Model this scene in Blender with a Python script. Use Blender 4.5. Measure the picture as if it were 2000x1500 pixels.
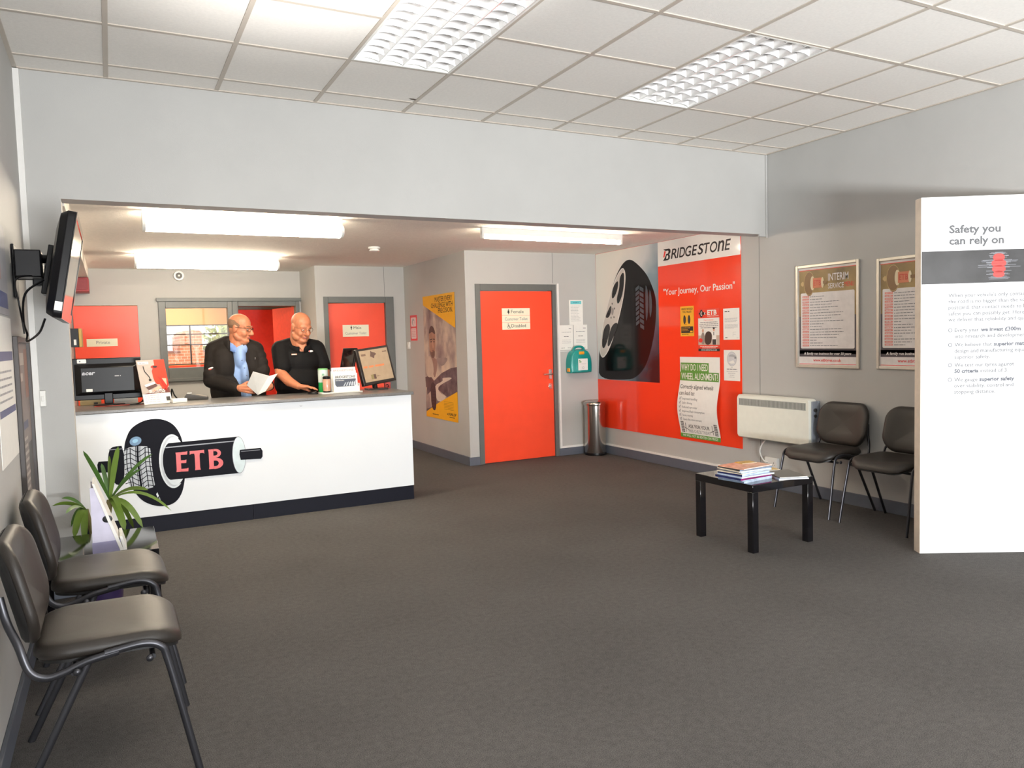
import bpy, bmesh, math, random
from mathutils import Vector, Matrix, Quaternion
from math import sin, cos, pi, radians as rad

for _o in list(bpy.data.objects):
    bpy.data.objects.remove(_o)
SC = bpy.context.scene
COL = SC.collection
RND = random.Random(7)

# ------------------------------------------------------------------ camera
def set_camera():
    yaw, pitch, roll = rad(27.5263), rad(3.493), rad(-1.5953)
    F = Vector((sin(yaw)*cos(pitch), cos(yaw)*cos(pitch), -sin(pitch)))
    R0 = Vector((cos(yaw), -sin(yaw), 0))
    U0 = R0.cross(F)
    R = R0*cos(roll) + U0*sin(roll)
    U = -R0*sin(roll) + U0*cos(roll)
    cam = bpy.data.cameras.new('camera')
    cam.sensor_fit = 'HORIZONTAL'
    cam.sensor_width = 36.0
    cam.lens = 36.0*1495.75/2000.0
    cam.clip_start = 0.02
    cam.clip_end = 300
    o = bpy.data.objects.new('camera', cam)
    COL.objects.link(o)
    m = Matrix((R, U, -F)).transposed().to_4x4()
    m.translation = Vector((0, 0, 1.4507))
    o.matrix_world = m
    SC.camera = o
set_camera()

# ------------------------------------------------------------------ view, sky, large lights
SC.view_settings.view_transform = 'Standard'
SC.view_settings.look = 'None'
SC.view_settings.gamma = 1.0
SC.view_settings.use_curve_mapping = False
SC.view_settings.exposure = 0.0

W = bpy.data.worlds.new('daylight_sky')
SC.world = W
W.use_nodes = True
_nt = W.node_tree
_bg = _nt.nodes['Background']
_sky = _nt.nodes.new('ShaderNodeTexSky')
_sky.sky_type = 'NISHITA'
_sky.sun_disc = False
_sky.sun_elevation = rad(38)
_sky.sun_rotation = rad(200)
_sky.air_density = 1.0
_sky.dust_density = 3.0
_mix = _nt.nodes.new('ShaderNodeMixRGB')
_mix.inputs['Fac'].default_value = 0.6
_mix.inputs['Color2'].default_value = (8, 8, 8, 1)
_nt.links.new(_sky.outputs[0], _mix.inputs['Color1'])
_nt.links.new(_mix.outputs[0], _bg.inputs['Color'])
_bg.inputs['Strength'].default_value = 0.35

def area(name, loc, direction, sx, sy, watts, col=(1, 1, 1), spread=180):
    l = bpy.data.lights.new(name, 'AREA')
    l.shape = 'RECTANGLE'
    l.size, l.size_y = sx, sy
    l.energy = watts
    l.color = col
    l.spread = rad(spread)
    o = bpy.data.objects.new(name, l)
    COL.objects.link(o)
    o.location = loc
    o.rotation_euler = Vector(direction).to_track_quat('-Z', 'Y').to_euler()
    return o
# daylight entering by the shop front behind the photographer
area('shopfront_daylight', (2.6, -4.1, 1.5), (0, 1, 0), 4.6, 2.4, 70, (0.95, 0.98, 1.0))
area('bounce_fill', (1.2, -4.0, 0.45), (0.5, 0.75, 0.6), 2.2, 0.7, 540, (0.955, 0.98, 1.0), 130)  # added upward fill, standing in for light off unseen pavement
# added spot that brightens the ceiling, standing in for unseen bounced sun
def spot(name, loc, target, watts, angle, blend, col):
    l = bpy.data.lights.new(name, 'SPOT'); l.energy = watts; l.spot_size = rad(angle); l.spot_blend = blend; l.color = col; l.shadow_soft_size = 0.25
    o = bpy.data.objects.new(name, l); COL.objects.link(o); o.location = loc
    o.rotation_euler = (Vector(target)-Vector(loc)).to_track_quat('-Z', 'Y').to_euler()
spot('ceiling_fill_spot', (1.25, .75, .45), (0.9, 2.75, 3.03), 1700, 36, 1.0, (1.0, 0.975, 0.94))
area('office_fill', (0.9, 12.2, 2.4), (0, 0, -1), .6, .6, 45, (1.0, 0.84, 0.62))  # added warm fill for the office, no lamp fitting there

# ------------------------------------------------------------------ materials
def lin(c):
    def f(x):
        x = x/255.0
        return x/12.92 if x <= 0.04045 else ((x+0.055)/1.055)**2.4
    return (f(c[0]), f(c[1]), f(c[2]), 1.0)
MATS = {}
def M(name, rgb, rough=0.5, metal=0.0, var=0.06, vscale=20.0, bump=0.0, bscale=200.0, coat=0.0, emit=0.0, emit_rgb=None,
      sss=0.0, spec=0.5, aniso=0.0, trans=0.0, sheen=0.0):
    """principled material; the colour wanders by +-var with a noise, optional noise bump"""
    if name in MATS:
        return MATS[name]
    m = bpy.data.materials.new(name)
    m.use_nodes = True
    nt = m.node_tree
    b = nt.nodes['Principled BSDF']
    c = lin(rgb)
    b.inputs['Base Color'].default_value = c
    b.inputs['Roughness'].default_value = rough
    b.inputs['Metallic'].default_value = metal
    b.inputs['Specular IOR Level'].default_value = spec
    b.inputs['Coat Weight'].default_value = coat
    b.inputs['Coat Roughness'].default_value = 0.08
    b.inputs['Transmission Weight'].default_value = trans
    b.inputs['Sheen Weight'].default_value = sheen
    if sss:
        b.inputs['Subsurface Weight'].default_value = sss
        b.inputs['Subsurface Radius'].default_value = (0.012, 0.005, 0.003)
        b.inputs['Subsurface Scale'].default_value = 0.6
    if emit:
        b.inputs['Emission Color'].default_value = lin(emit_rgb or rgb)
        b.inputs['Emission Strength'].default_value = emit
    tc = nt.nodes.new('ShaderNodeTexCoord')
    if var:
        n = nt.nodes.new('ShaderNodeTexNoise')
        n.inputs['Scale'].default_value = vscale
        n.inputs['Detail'].default_value = 4
        nt.links.new(tc.outputs['Object'], n.inputs['Vector'])
        r = nt.nodes.new('ShaderNodeValToRGB')
        r.color_ramp.elements[0].position = 0.3
        r.color_ramp.elements[1].position = 0.7
        r.color_ramp.elements[0].color = (c[0]*(1-var), c[1]*(1-var), c[2]*(1-var), 1)
        r.color_ramp.elements[1].color = (min(1, c[0]*(1+var)), min(1, c[1]*(1+var)), min(1, c[2]*(1+var)), 1)
        nt.links.new(n.outputs['Fac'], r.inputs['Fac'])
        nt.links.new(r.outputs['Color'], b.inputs['Base Color'])
    if bump:
        n2 = nt.nodes.new('ShaderNodeTexNoise')
        n2.inputs['Scale'].default_value = bscale
        n2.inputs['Detail'].default_value = 3
        nt.links.new(tc.outputs['Object'], n2.inputs['Vector'])
        bp = nt.nodes.new('ShaderNodeBump')
        bp.inputs['Strength'].default_value = bump
        bp.inputs['Distance'].default_value = 0.004
        nt.links.new(n2.outputs['Fac'], bp.inputs['Height'])
        nt.links.new(bp.outputs['Normal'], b.inputs['Normal'])
    MATS[name] = m
    return m

def ramp_material(name, stops, scale=(1, 1, 1), nscale=3.0, rough=0.4, detail=6, coat=0.0, distort=0.0):
    """noise through a colour ramp: printed clouds, marbled prints, foliage, carpet"""
    m = bpy.data.materials.new(name)
    m.use_nodes = True
    nt = m.node_tree
    b = nt.nodes['Principled BSDF']
    b.inputs['Roughness'].default_value = rough
    b.inputs['Coat Weight'].default_value = coat
    tc = nt.nodes.new('ShaderNodeTexCoord')
    mp = nt.nodes.new('ShaderNodeMapping')
    mp.inputs['Scale'].default_value = scale
    n = nt.nodes.new('ShaderNodeTexNoise')
    n.inputs['Scale'].default_value = nscale
    n.inputs['Detail'].default_value = detail
    n.inputs['Distortion'].default_value = distort
    r = nt.nodes.new('ShaderNodeValToRGB')
    while len(r.color_ramp.elements) < len(stops):
        r.color_ramp.elements.new(0.5)
    for e, (p, c) in zip(r.color_ramp.elements, stops):
        e.position = p
        e.color = lin(c)
    nt.links.new(tc.outputs['Object'], mp.inputs['Vector'])
    nt.links.new(mp.outputs['Vector'], n.inputs['Vector'])
    nt.links.new(n.outputs['Fac'], r.inputs['Fac'])
    nt.links.new(r.outputs['Color'], b.inputs['Base Color'])
    MATS[name] = m
    return m

def carpet_material():
    m = bpy.data.materials.new('carpet')
    m.use_nodes = True
    nt = m.node_tree
    b = nt.nodes['Principled BSDF']
    b.inputs['Roughness'].default_value = 0.95
    b.inputs['Specular IOR Level'].default_value = 0.15
    tc = nt.nodes.new('ShaderNodeTexCoord')
    n1 = nt.nodes.new('ShaderNodeTexNoise'); n1.inputs['Scale'].default_value = 260; n1.inputs['Detail'].default_value = 3
    n2 = nt.nodes.new('ShaderNodeTexNoise'); n2.inputs['Scale'].default_value = 35; n2.inputs['Detail'].default_value = 5
    n3 = nt.nodes.new('ShaderNodeTexNoise'); n3.inputs['Scale'].default_value = 1.3; n3.inputs['Detail'].default_value = 3
    for n in (n1, n2, n3):
        nt.links.new(tc.outputs['Object'], n.inputs['Vector'])
    r1 = nt.nodes.new('ShaderNodeValToRGB')
    r1.color_ramp.elements[0].position = 0.3; r1.color_ramp.elements[0].color = lin((62, 61, 61))
    r1.color_ramp.elements[1].position = 0.72; r1.color_ramp.elements[1].color = lin((127, 123, 120))
    mx = nt.nodes.new('ShaderNodeMixRGB'); mx.blend_type = 'MIX'; mx.inputs['Fac'].default_value = 0.2
    nt.links.new(n1.outputs['Fac'], mx.inputs['Color1']); nt.links.new(n2.outputs['Fac'], mx.inputs['Color2'])
    nt.links.new(mx.outputs['Color'], r1.inputs['Fac'])
    mu = nt.nodes.new('ShaderNodeMixRGB'); mu.blend_type = 'MULTIPLY'; mu.inputs['Fac'].default_value = 0.35
    nt.links.new(r1.outputs['Color'], mu.inputs['Color1']); nt.links.new(n3.outputs['Fac'], mu.inputs['Color2'])
    nt.links.new(mu.outputs['Color'], b.inputs['Base Color'])
    bp = nt.nodes.new('ShaderNodeBump'); bp.inputs['Strength'].default_value = 0.7; bp.inputs['Distance'].default_value = 0.006
    nt.links.new(n1.outputs['Fac'], bp.inputs['Height']); nt.links.new(bp.outputs['Normal'], b.inputs['Normal'])
    MATS['carpet'] = m
    return m

def brick_material():
    m = bpy.data.materials.new('brick')
    m.use_nodes = True
    nt = m.node_tree
    b = nt.nodes['Principled BSDF']; b.inputs['Roughness'].default_value = 0.85
    tc = nt.nodes.new('ShaderNodeTexCoord')
    mp = nt.nodes.new('ShaderNodeMapping'); mp.inputs['Rotation'].default_value = (rad(90), 0, 0)
    t = nt.nodes.new('ShaderNodeTexBrick')
    t.inputs['Color1'].default_value = lin((196, 120, 84)); t.inputs['Color2'].default_value = lin((214, 142, 104))
    t.inputs['Mortar'].default_value = lin((226, 190, 160)); t.inputs['Scale'].default_value = 3.0
    nt.links.new(tc.outputs['Object'], mp.inputs['Vector']); nt.links.new(mp.outputs['Vector'], t.inputs['Vector'])
    nt.links.new(t.outputs['Color'], b.inputs['Base Color'])
    MATS['brick'] = m
    return m

WALL = M('wall_paint', (183, 182, 179), 0.6, var=0.025, vscale=3, bump=0.12, bscale=180)
CEIL_TILE = M('ceiling_tile', (240, 236, 230), 0.9, var=0.03, vscale=60, bump=0.25, bscale=260)
TBAR = M('ceiling_bar', (196, 186, 174), 0.5, var=0.02)
STIPPLE = M('stippled_ceiling', (246, 240, 230), 0.85, var=0.04, vscale=40, bump=0.8, bscale=90)
CARPET = carpet_material()
RED_DOOR = M('red_door_paint', (246, 78, 46), 0.32, var=0.03, vscale=6, bump=0.06, bscale=120)
FRAME_GREY = M('grey_door_frame', (100, 103, 101), 0.4, var=0.04)
SKIRT = M('skirting_paint', (92, 97, 108), 0.45, var=0.04)
TRUNK = M('white_trunking', (232, 230, 226), 0.4, var=0.02)
WHITE = M('white_plastic', (236, 235, 230), 0.35, var=0.02)
CREAM = M('cream_enamel', (240, 240, 228), 0.35, var=0.02)
BLACK = M('black_plastic', (13, 13, 16), 0.35, var=0.1, spec=.3)
DARKGREY = M('dark_grey_plastic', (62, 60, 58), 0.4, var=0.06)
GLOSSBLACK = M('gloss_black', (10, 10, 14), 0.06, var=0.05, coat=0.6)
CHROME = M('chrome', (216, 214, 210), 0.14, 1.0, var=0.03)
STEEL = M('brushed_steel', (186, 182, 176), 0.2, 1.0, var=0.05, vscale=8)
GUNMETAL = M('grey_chair_tube', (66, 66, 70), 0.3, 0.7, var=0.05)
ALU = M('mirror_louvre', (244, 243, 242), 0.22, 0.72, var=0.02)
PANEL_WHITE = M('gloss_white_panel', (240, 243, 246), 0.16, var=0.01, vscale=2)
WORKTOP = M('grey_worktop', (112, 110, 108), 0.3, var=0.15, vscale=120)
PAPER = M('paper', (238, 236, 230), 0.6, var=0.02)
INK = M('black_ink', (28, 26, 28), 0.5, var=0.05)
GREYINK = M('grey_ink', (128, 128, 132), 0.5, var=0.04)
MIDINK = M('mid_grey_ink', (168, 168, 172), 0.5, var=0.04)
REDINK = M('red_ink', (226, 48, 40), 0.4, var=0.03)
CORAL = M('coral_red_ink', (226, 84, 84), 0.35, var=0.03)

# ------------------------------------------------------------------ object helpers
def link(o, parent=None):
    COL.objects.link(o)
    if parent is not None:
        o.parent = parent
    return o
def tag(o, label=None, cat=None, group=None, kind=None):
    if label: o['label'] = label
    if cat: o['category'] = cat
    if group: o['group'] = group
    if kind: o['kind'] = kind
    return o
def thing(name, label, cat, loc=(0, 0, 0), rotz=0.0, group=None, kind=None):
    o = bpy.data.objects.new(name, None)
    o.empty_display_size = 0.1
    link(o)
    o.location = loc
    o.rotation_euler = (0, 0, rotz)
    return tag(o, label, cat, group, kind)

class MB:
    """collects shapes into one mesh; every shape takes a material of its own"""
    def __init__(s, *mats):
        s.v, s.f, s.m = [], [], []
        s.mats = list(mats)
    def mi(s, mat):
        if mat is None: return 0
        if mat not in s.mats: s.mats.append(mat)
        return s.mats.index(mat)
    def add(s, verts, faces, mat=None):
        k = len(s.v)
        s.v += [tuple(p) for p in verts]
        s.f += [tuple(i+k for i in f) for f in faces]
        s.m += [s.mi(mat)]*len(faces)
    def box(s, lo, hi, mat=None, rot=None, piv=None):
        x0, y0, z0 = lo; x1, y1, z1 = hi
        vs = [Vector(p) for p in ((x0,y0,z0),(x1,y0,z0),(x1,y1,z0),(x0,y1,z0),(x0,y0,z1),(x1,y0,z1),(x1,y1,z1),(x0,y1,z1))]
        if rot is not None:
            c = Vector(piv) if piv is not None else (vs[0]+vs[6])/2
            vs = [rot @ (p-c) + c for p in vs]
        s.add(vs, [(0,3,2,1),(4,5,6,7),(0,1,5,4),(1,2,6,5),(2,3,7,6),(3,0,4,7)], mat)
    def cyl(s, p0, p1, r0, r1=None, n=24, mat=None, cap=True):
        r1 = r0 if r1 is None else r1
        p0, p1 = Vector(p0), Vector(p1)
        d = (p1-p0).normalized()
        a = d.orthogonal().normalized(); b = d.cross(a)
        vs = []
        for p, r in ((p0, r0), (p1, r1)):
            for i in range(n):
                t = 2*pi*i/n
                vs.append(p + a*(r*cos(t)) + b*(r*sin(t)))
        fs = [(i, (i+1) % n, n+(i+1) % n, n+i) for i in range(n)]
        if cap:
            fs += [tuple(reversed(range(n))), tuple(range(n, 2*n))]
        s.add(vs, fs, mat)
    def tube(s, pts, r, n=10, mat=None, closed=False, flat=None):
        """round tube along points; flat=(ry, axis) squashes it along axis"""
        pts = [Vector(p) for p in pts]
        N = len(pts)
        vs, fs = [], []
        prev = None
        for i, p in enumerate(pts):
            if closed:
                d = pts[(i+1) % N]-pts[i-1]
            else:
                d = pts[min(i+1, N-1)]-pts[max(i-1, 0)]
            d.normalize()
            if prev is None:
                a = d.orthogonal().normalized()
            else:
                a = prev - d*prev.dot(d)
                if a.length < 1e-6: a = d.orthogonal()
                a.normalize()
            prev = a
            b = d.cross(a)
            rr = r[i] if isinstance(r, (list, tuple)) else r
            for k in range(n):
                t = 2*pi*k/n
                off = a*(rr*cos(t)) + b*(rr*sin(t))
                if flat:
                    ax = Vector(flat[1])
                    off = off - ax*(off.dot(ax)*(1-flat[0]))
                vs.append(p+off)
        L = N if closed else N-1
        for i in range(L):
            for k in range(n):
                j = (i+1) % N
                fs.append((i*n+k, i*n+(k+1) % n, j*n+(k+1) % n, j*n+k))
        if not closed:
            fs += [tuple(reversed(range(n))), tuple(range((N-1)*n, N*n))]
        s.add(vs, fs, mat)
    def lathe(s, prof, c=(0, 0, 0), n=32, mat=None, sx=1.0, sy=1.0):
        vs, fs = [], []
        for r, z in prof:
            for k in range(n):
                t = 2*pi*k/n
                vs.append((c[0]+r*cos(t)*sx, c[1]+r*sin(t)*sy, c[2]+z))
        for i in range(len(prof)-1):
            for k in range(n):
                fs.append((i*n+k, i*n+(k+1) % n, (i+1)*n+(k+1) % n, (i+1)*n+k))
        fs += [tuple(reversed(range(n))), tuple(range((len(prof)-1)*n, len(prof)*n))]
        s.add(vs, fs, mat)
    def ell(s, c, rad3, mat=None, rot=None, nu=20, nv=12):
        vs, fs = [], []
        c = Vector(c)
        for i in range(nv+1):
            ph = pi*i/nv
            for k in range(nu):
                t = 2*pi*k/nu
                p = Vector((rad3[0]*sin(ph)*cos(t), rad3[1]*sin(ph)*sin(t), rad3[2]*cos(ph)))
                if rot is not None: p = rot @ p
                vs.append(c+p)
        for i in range(nv):
            for k in range(nu):
                fs.append((i*nu+k, (i+1)*nu+k, (i+1)*nu+(k+1) % nu, i*nu+(k+1) % nu))
        s.add(vs, fs, mat)
    def prism(s, pts, y0, y1, mat=None, axis='y'):
        """polygon given as (a,b), pushed from y0 to y1 along axis (y: a=x b=z; x: a=y b=z; z: a=x b=y)"""
        def P(a, b, t):
            return {'y': (a, t, b), 'x': (t, a, b), 'z': (a, b, t)}[axis]
        n = len(pts)
        vs = [P(a, b, y0) for a, b in pts] + [P(a, b, y1) for a, b in pts]
        fs = [tuple(range(n)), tuple(reversed(range(n, 2*n)))] + [(i, n+i, n+(i+1) % n, (i+1) % n) for i in range(n)]
        s.add(vs, fs, mat)
    def grid(s, fn, nu, nv, mat=None):
        vs = [fn(i/nu, j/nv) for j in range(nv+1) for i in range(nu+1)]
        w = nu+1
        s.add(vs, [(j*w+i, j*w+i+1, (j+1)*w+i+1, (j+1)*w+i) for j in range(nv) for i in range(nu)], mat)
    def build(s, name, parent=None, loc=None, rotz=0.0, smooth=True, angle=32, bevel=0.0, seg=2, sub=0, solid=0.0):
        me = bpy.data.meshes.new(name)
        me.from_pydata(s.v, [], s.f)
        for m in s.mats: me.materials.append(m)
        if len(s.mats) > 1:
            me.polygons.foreach_set('material_index', s.m)
        bm = bmesh.new(); bm.from_mesh(me)
        bmesh.ops.recalc_face_normals(bm, faces=bm.faces) if not getattr(s, 'keep_normals', False) else None
        bm.to_mesh(me); bm.free()
        if smooth:
            me.polygons.foreach_set('use_smooth', [True]*len(me.polygons))
            me.set_sharp_from_angle(angle=rad(angle))
        me.update()
        o = bpy.data.objects.new(name, me)
        link(o, parent)
        if loc is not None: o.location = loc
        if rotz: o.rotation_euler = (0, 0, rotz)
        if solid:
            md = o.modifiers.new('solid', 'SOLIDIFY'); md.thickness = solid; md.offset = 0
        if bevel:
            md = o.modifiers.new('bevel', 'BEVEL'); md.width = bevel; md.segments = seg; md.limit_method = 'ANGLE'; md.angle_limit = rad(40)
        if sub:
            md = o.modifiers.new('sub', 'SUBSURF'); md.levels = sub; md.render_levels = sub
        return o

def rrect(x0, z0, x1, z1, r, n=5):
    out = []
    for cx, cz, a0 in ((x1-r, z0+r, -90), (x1-r, z1-r, 0), (x0+r, z1-r, 90), (x0+r, z0+r, 180)):
        for k in range(n+1):
            a = rad(a0+90*k/n)
            out.append((cx+r*cos(a), cz+r*sin(a)))
    return out
def arc(c, r, a0, a1, n=16, rz=None):
    rz = r if rz is None else rz
    return [(c[0]+r*cos(rad(a0+(a1-a0)*k/n)), c[1]+rz*sin(rad(a0+(a1-a0)*k/n))) for k in range(n+1)]
def smooth_pts(pts, it=2, closed=True):
    for _ in range(it):
        o = []
        n = len(pts)
        for i in range(n if closed else n-1):
            a, b = pts[i], pts[(i+1) % n]
            o.append(tuple(a[k]*.75+b[k]*.25 for k in range(len(a))))
            o.append(tuple(a[k]*.25+b[k]*.75 for k in range(len(a))))
        pts = o if closed else [pts[0]]+o+[pts[-1]]
    return pts
def catmull(pts, per=6):
    P = [Vector(p) for p in pts]
    P = [P[0]*2-P[1]] + P + [P[-1]*2-P[-2]]
    out = []
    for i in range(1, len(P)-2):
        for k in range(per):
            t = k/per
            a, b, c, d = P[i-1], P[i], P[i+1], P[i+2]
            out.append(0.5*((2*b)+(c-a)*t+(2*a-5*b+4*c-d)*t*t+(3*b-a-3*c+d)*t**3))
    out.append(P[-2])
    return out

# lettering ---------------------------------------------------------------
_TX = {}
def glyphs(txt, bold=0.0, shear=0.0, res=2):
    """mesh of a line of text: vertices with cap height 1 and baseline 0, faces, width"""
    key = (txt, bold, shear, res)
    if key in _TX: return _TX[key]
    def mk(t):
        c = bpy.data.curves.new('lettering', 'FONT')
        c.body = t; c.size = 1.0; c.offset = bold; c.shear = shear; c.resolution_u = res
        o = bpy.data.objects.new('lettering', c)
        COL.objects.link(o)
        dg = bpy.context.evaluated_depsgraph_get()
        me = bpy.data.meshes.new_from_object(o.evaluated_get(dg))
        vs = [(v.co.x, v.co.y) for v in me.vertices]
        fs = [tuple(p.vertices) for p in me.polygons]
        bpy.data.objects.remove(o); bpy.data.curves.remove(c); bpy.data.meshes.remove(me)
        return vs, fs
    if 'cap' not in _TX:
        v0, _ = mk('H') if not bold else (None, None)
        if v0 is None:
            b0, bold = bold, 0.0
            v0, _ = mk('H'); bold = b0
        _TX['cap'] = max(p[1] for p in v0)
    cap = _TX['cap']
    vs, fs = mk(txt)
    x0 = min(p[0] for p in vs); x1 = max(p[0] for p in vs)
    vs = [((x-x0)/cap, y/cap) for x, y in vs]
    _TX[key] = (vs, fs, (x1-x0)/cap)
    return _TX[key]

class Print(MB):
    """a flat printed sheet in the local x-z plane facing local -y; later layers lie a fraction of a millimetre proud"""
    def __init__(s, *mats, step=0.0006, warp=None):
        super().__init__(*mats)
        s.step = step; s.k = 0; s.base = 0.0; s.warp = warp; s.keep_normals = True
    def y(s, layer): return -(s.base + s.step*layer)
    def put(s, pts, faces, mat, layer):
        y = s.y(layer)
        if s.warp:
            vs = []
            for a, b in pts:
                dx, dn = s.warp(a, b)
                vs.append((a+dx, y-dn, b))
        else:
            vs = [(a, y, b) for a, b in pts]
        s.add(vs, faces, mat)
    def sheet(s, x0, z0, x1, z1, t=0.002, mat=None, pts=None):
        if s.warp:
            n = 24
            g = [(x0+(x1-x0)*i/4, z0+(z1-z0)*j/n) for j in range(n+1) for i in range(5)]
            s.put(g, [(j*5+i, j*5+i+1, (j+1)*5+i+1, (j+1)*5+i) for j in range(n) for i in range(4)], mat, 0)
        else:
            s.prism(pts or [(x0, z0), (x1, z0), (x1, z1), (x0, z1)], -t, 0.0, mat)
            s.base = t
    def rect(s, x0, z0, x1, z1, mat, layer=1):
        if s.warp:
            n = max(1, int(abs(z1-z0)/0.04))
            g = [(x0+(x1-x0)*i, z0+(z1-z0)*j/n) for j in range(n+1) for i in (0, 1)]
            s.put(g, [(j*2, j*2+1, j*2+3, j*2+2) for j in range(n)], mat, layer)
        else:
            s.put([(x0, z0), (x1, z0), (x1, z1), (x0, z1)], [(0, 1, 2, 3)], mat, layer)
    def poly(s, pts, mat, layer=1):
        from mathutils.geometry import tessellate_polygon
        tris = tessellate_polygon([[Vector((a, b, 0)) for a, b in pts]])
        fs = []
        for t in tris:
            a, b, c = (pts[i] for i in t)
            ar = (b[0]-a[0])*(c[1]-a[1])-(b[1]-a[1])*(c[0]-a[0])
            fs.append(tuple(t) if ar > 0 else tuple(reversed(t)))
        s.put(list(pts), fs, mat, layer)
    def ellipse(s, c, rx, rz, mat, layer=1, n=32, rot=0.0):
        ca, sa = cos(rad(rot)), sin(rad(rot))
        s.poly([(c[0]+rx*cos(2*pi*k/n)*ca-rz*sin(2*pi*k/n)*sa, c[1]+rx*cos(2*pi*k/n)*sa+rz*sin(2*pi*k/n)*ca) for k in range(n)], mat, layer)
    def ring(s, c, r, w, mat, layer=1, n=24, rz=None):
        rz = r if rz is None else rz
        pts = [(c[0]+(r-w*q)*cos(2*pi*k/n), c[1]+(rz-w*q)*sin(2*pi*k/n)) for q in (0, 1) for k in range(n)]
        s.put(pts, [(k, (k+1) % n, n+(k+1) % n, n+k) for k in range(n)], mat, layer)
    def line(s, pts, w, mat, layer=1):
        for a, b in zip(pts[:-1], pts[1:]):
            dx, dz = b[0]-a[0], b[1]-a[1]
            L = math.hypot(dx, dz) or 1e-9
            nx, nz = -dz/L*w/2, dx/L*w/2
            s.put([(a[0]-nx, a[1]-nz), (b[0]-nx, b[1]-nz), (b[0]+nx, b[1]+nz), (a[0]+nx, a[1]+nz)], [(0, 1, 2, 3)], mat, layer)
    def text(s, txt, x, z, h, mat, layer=1, bold=0.0, shear=0.0, align='l', sx=1.0, width=None, rot=0.0, res=2):
        vs, fs, w = glyphs(txt, bold, shear, res)
        if width: sx = width/(w*h)
        off = {'l': 0, 'c': -w*h*sx/2, 'r': -w*h*sx}[align]
        ca, sa = cos(rad(rot)), sin(rad(rot))
        pts = []
        for a, b in vs:
            p, q = a*h*sx+off, b*h
            pts.append((x+p*ca-q*sa, z+p*sa+q*ca))
        s.put(pts, fs, mat, layer)
        return w*h*sx
    def scribble(s, x0, x1, z, h, mat, layer=1, seed=0):
        """a row of small dashes: print too small to read"""
        r = random.Random(seed)
        x = x0
        while x < x1-0.002:
            w = min(h*r.uniform(1.2, 4.5), x1-x)
            s.rect(x, z, x+w, z+h*0.62, mat, layer)
            x += w+h*0.55

# sculpting ---------------------------------------------------------------
def cap_prims(mb, p0, r0, p1, r1, n=14):
    """tapered capsule"""
    p0, p1 = Vector(p0), Vector(p1)
    mb.ell(p0, (r0, r0, r0), nu=14, nv=8)
    mb.ell(p1, (r1, r1, r1), nu=14, nv=8)
    if (p1-p0).length > 1e-5:
        mb.cyl(p0, p1, r0, r1, n)
def sculpt(name, prims, voxel, mat, parent, smooth=3, factor=0.5, post=None):
    """fuses overlapping volumes into one continuous smooth surface"""
    mb = MB()
    for p in prims:
        if p[0] == 'c': cap_prims(mb, *p[1:5])
        else: mb.ell(p[1], p[2], rot=p[3] if len(p) > 3 else None)
    me = bpy.data.meshes.new('clay'); me.from_pydata(mb.v, [], mb.f)
    bm = bmesh.new(); bm.from_mesh(me)
    bmesh.ops.remove_doubles(bm, verts=bm.verts, dist=1e-6)
    bmesh.ops.recalc_face_normals(bm, faces=bm.faces)
    bm.to_mesh(me); bm.free()
    t = bpy.data.objects.new('clay', me); COL.objects.link(t)
    r = t.modifiers.new('r', 'REMESH'); r.mode = 'VOXEL'; r.voxel_size = voxel; r.adaptivity = 0.0
    sm = t.modifiers.new('s', 'SMOOTH'); sm.iterations = smooth; sm.factor = factor
    dg = bpy.context.evaluated_depsgraph_get()
    out = bpy.data.meshes.new_from_object(t.evaluated_get(dg))
    bpy.data.objects.remove(t); bpy.data.meshes.remove(me)
    out.name = name
    out.materials.clear(); out.materials.append(mat)
    if post: post(out)
    out.polygons.foreach_set('use_smooth', [True]*len(out.polygons))
    o = bpy.data.objects.new(name, out)
    link(o, parent)
    return o

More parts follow.
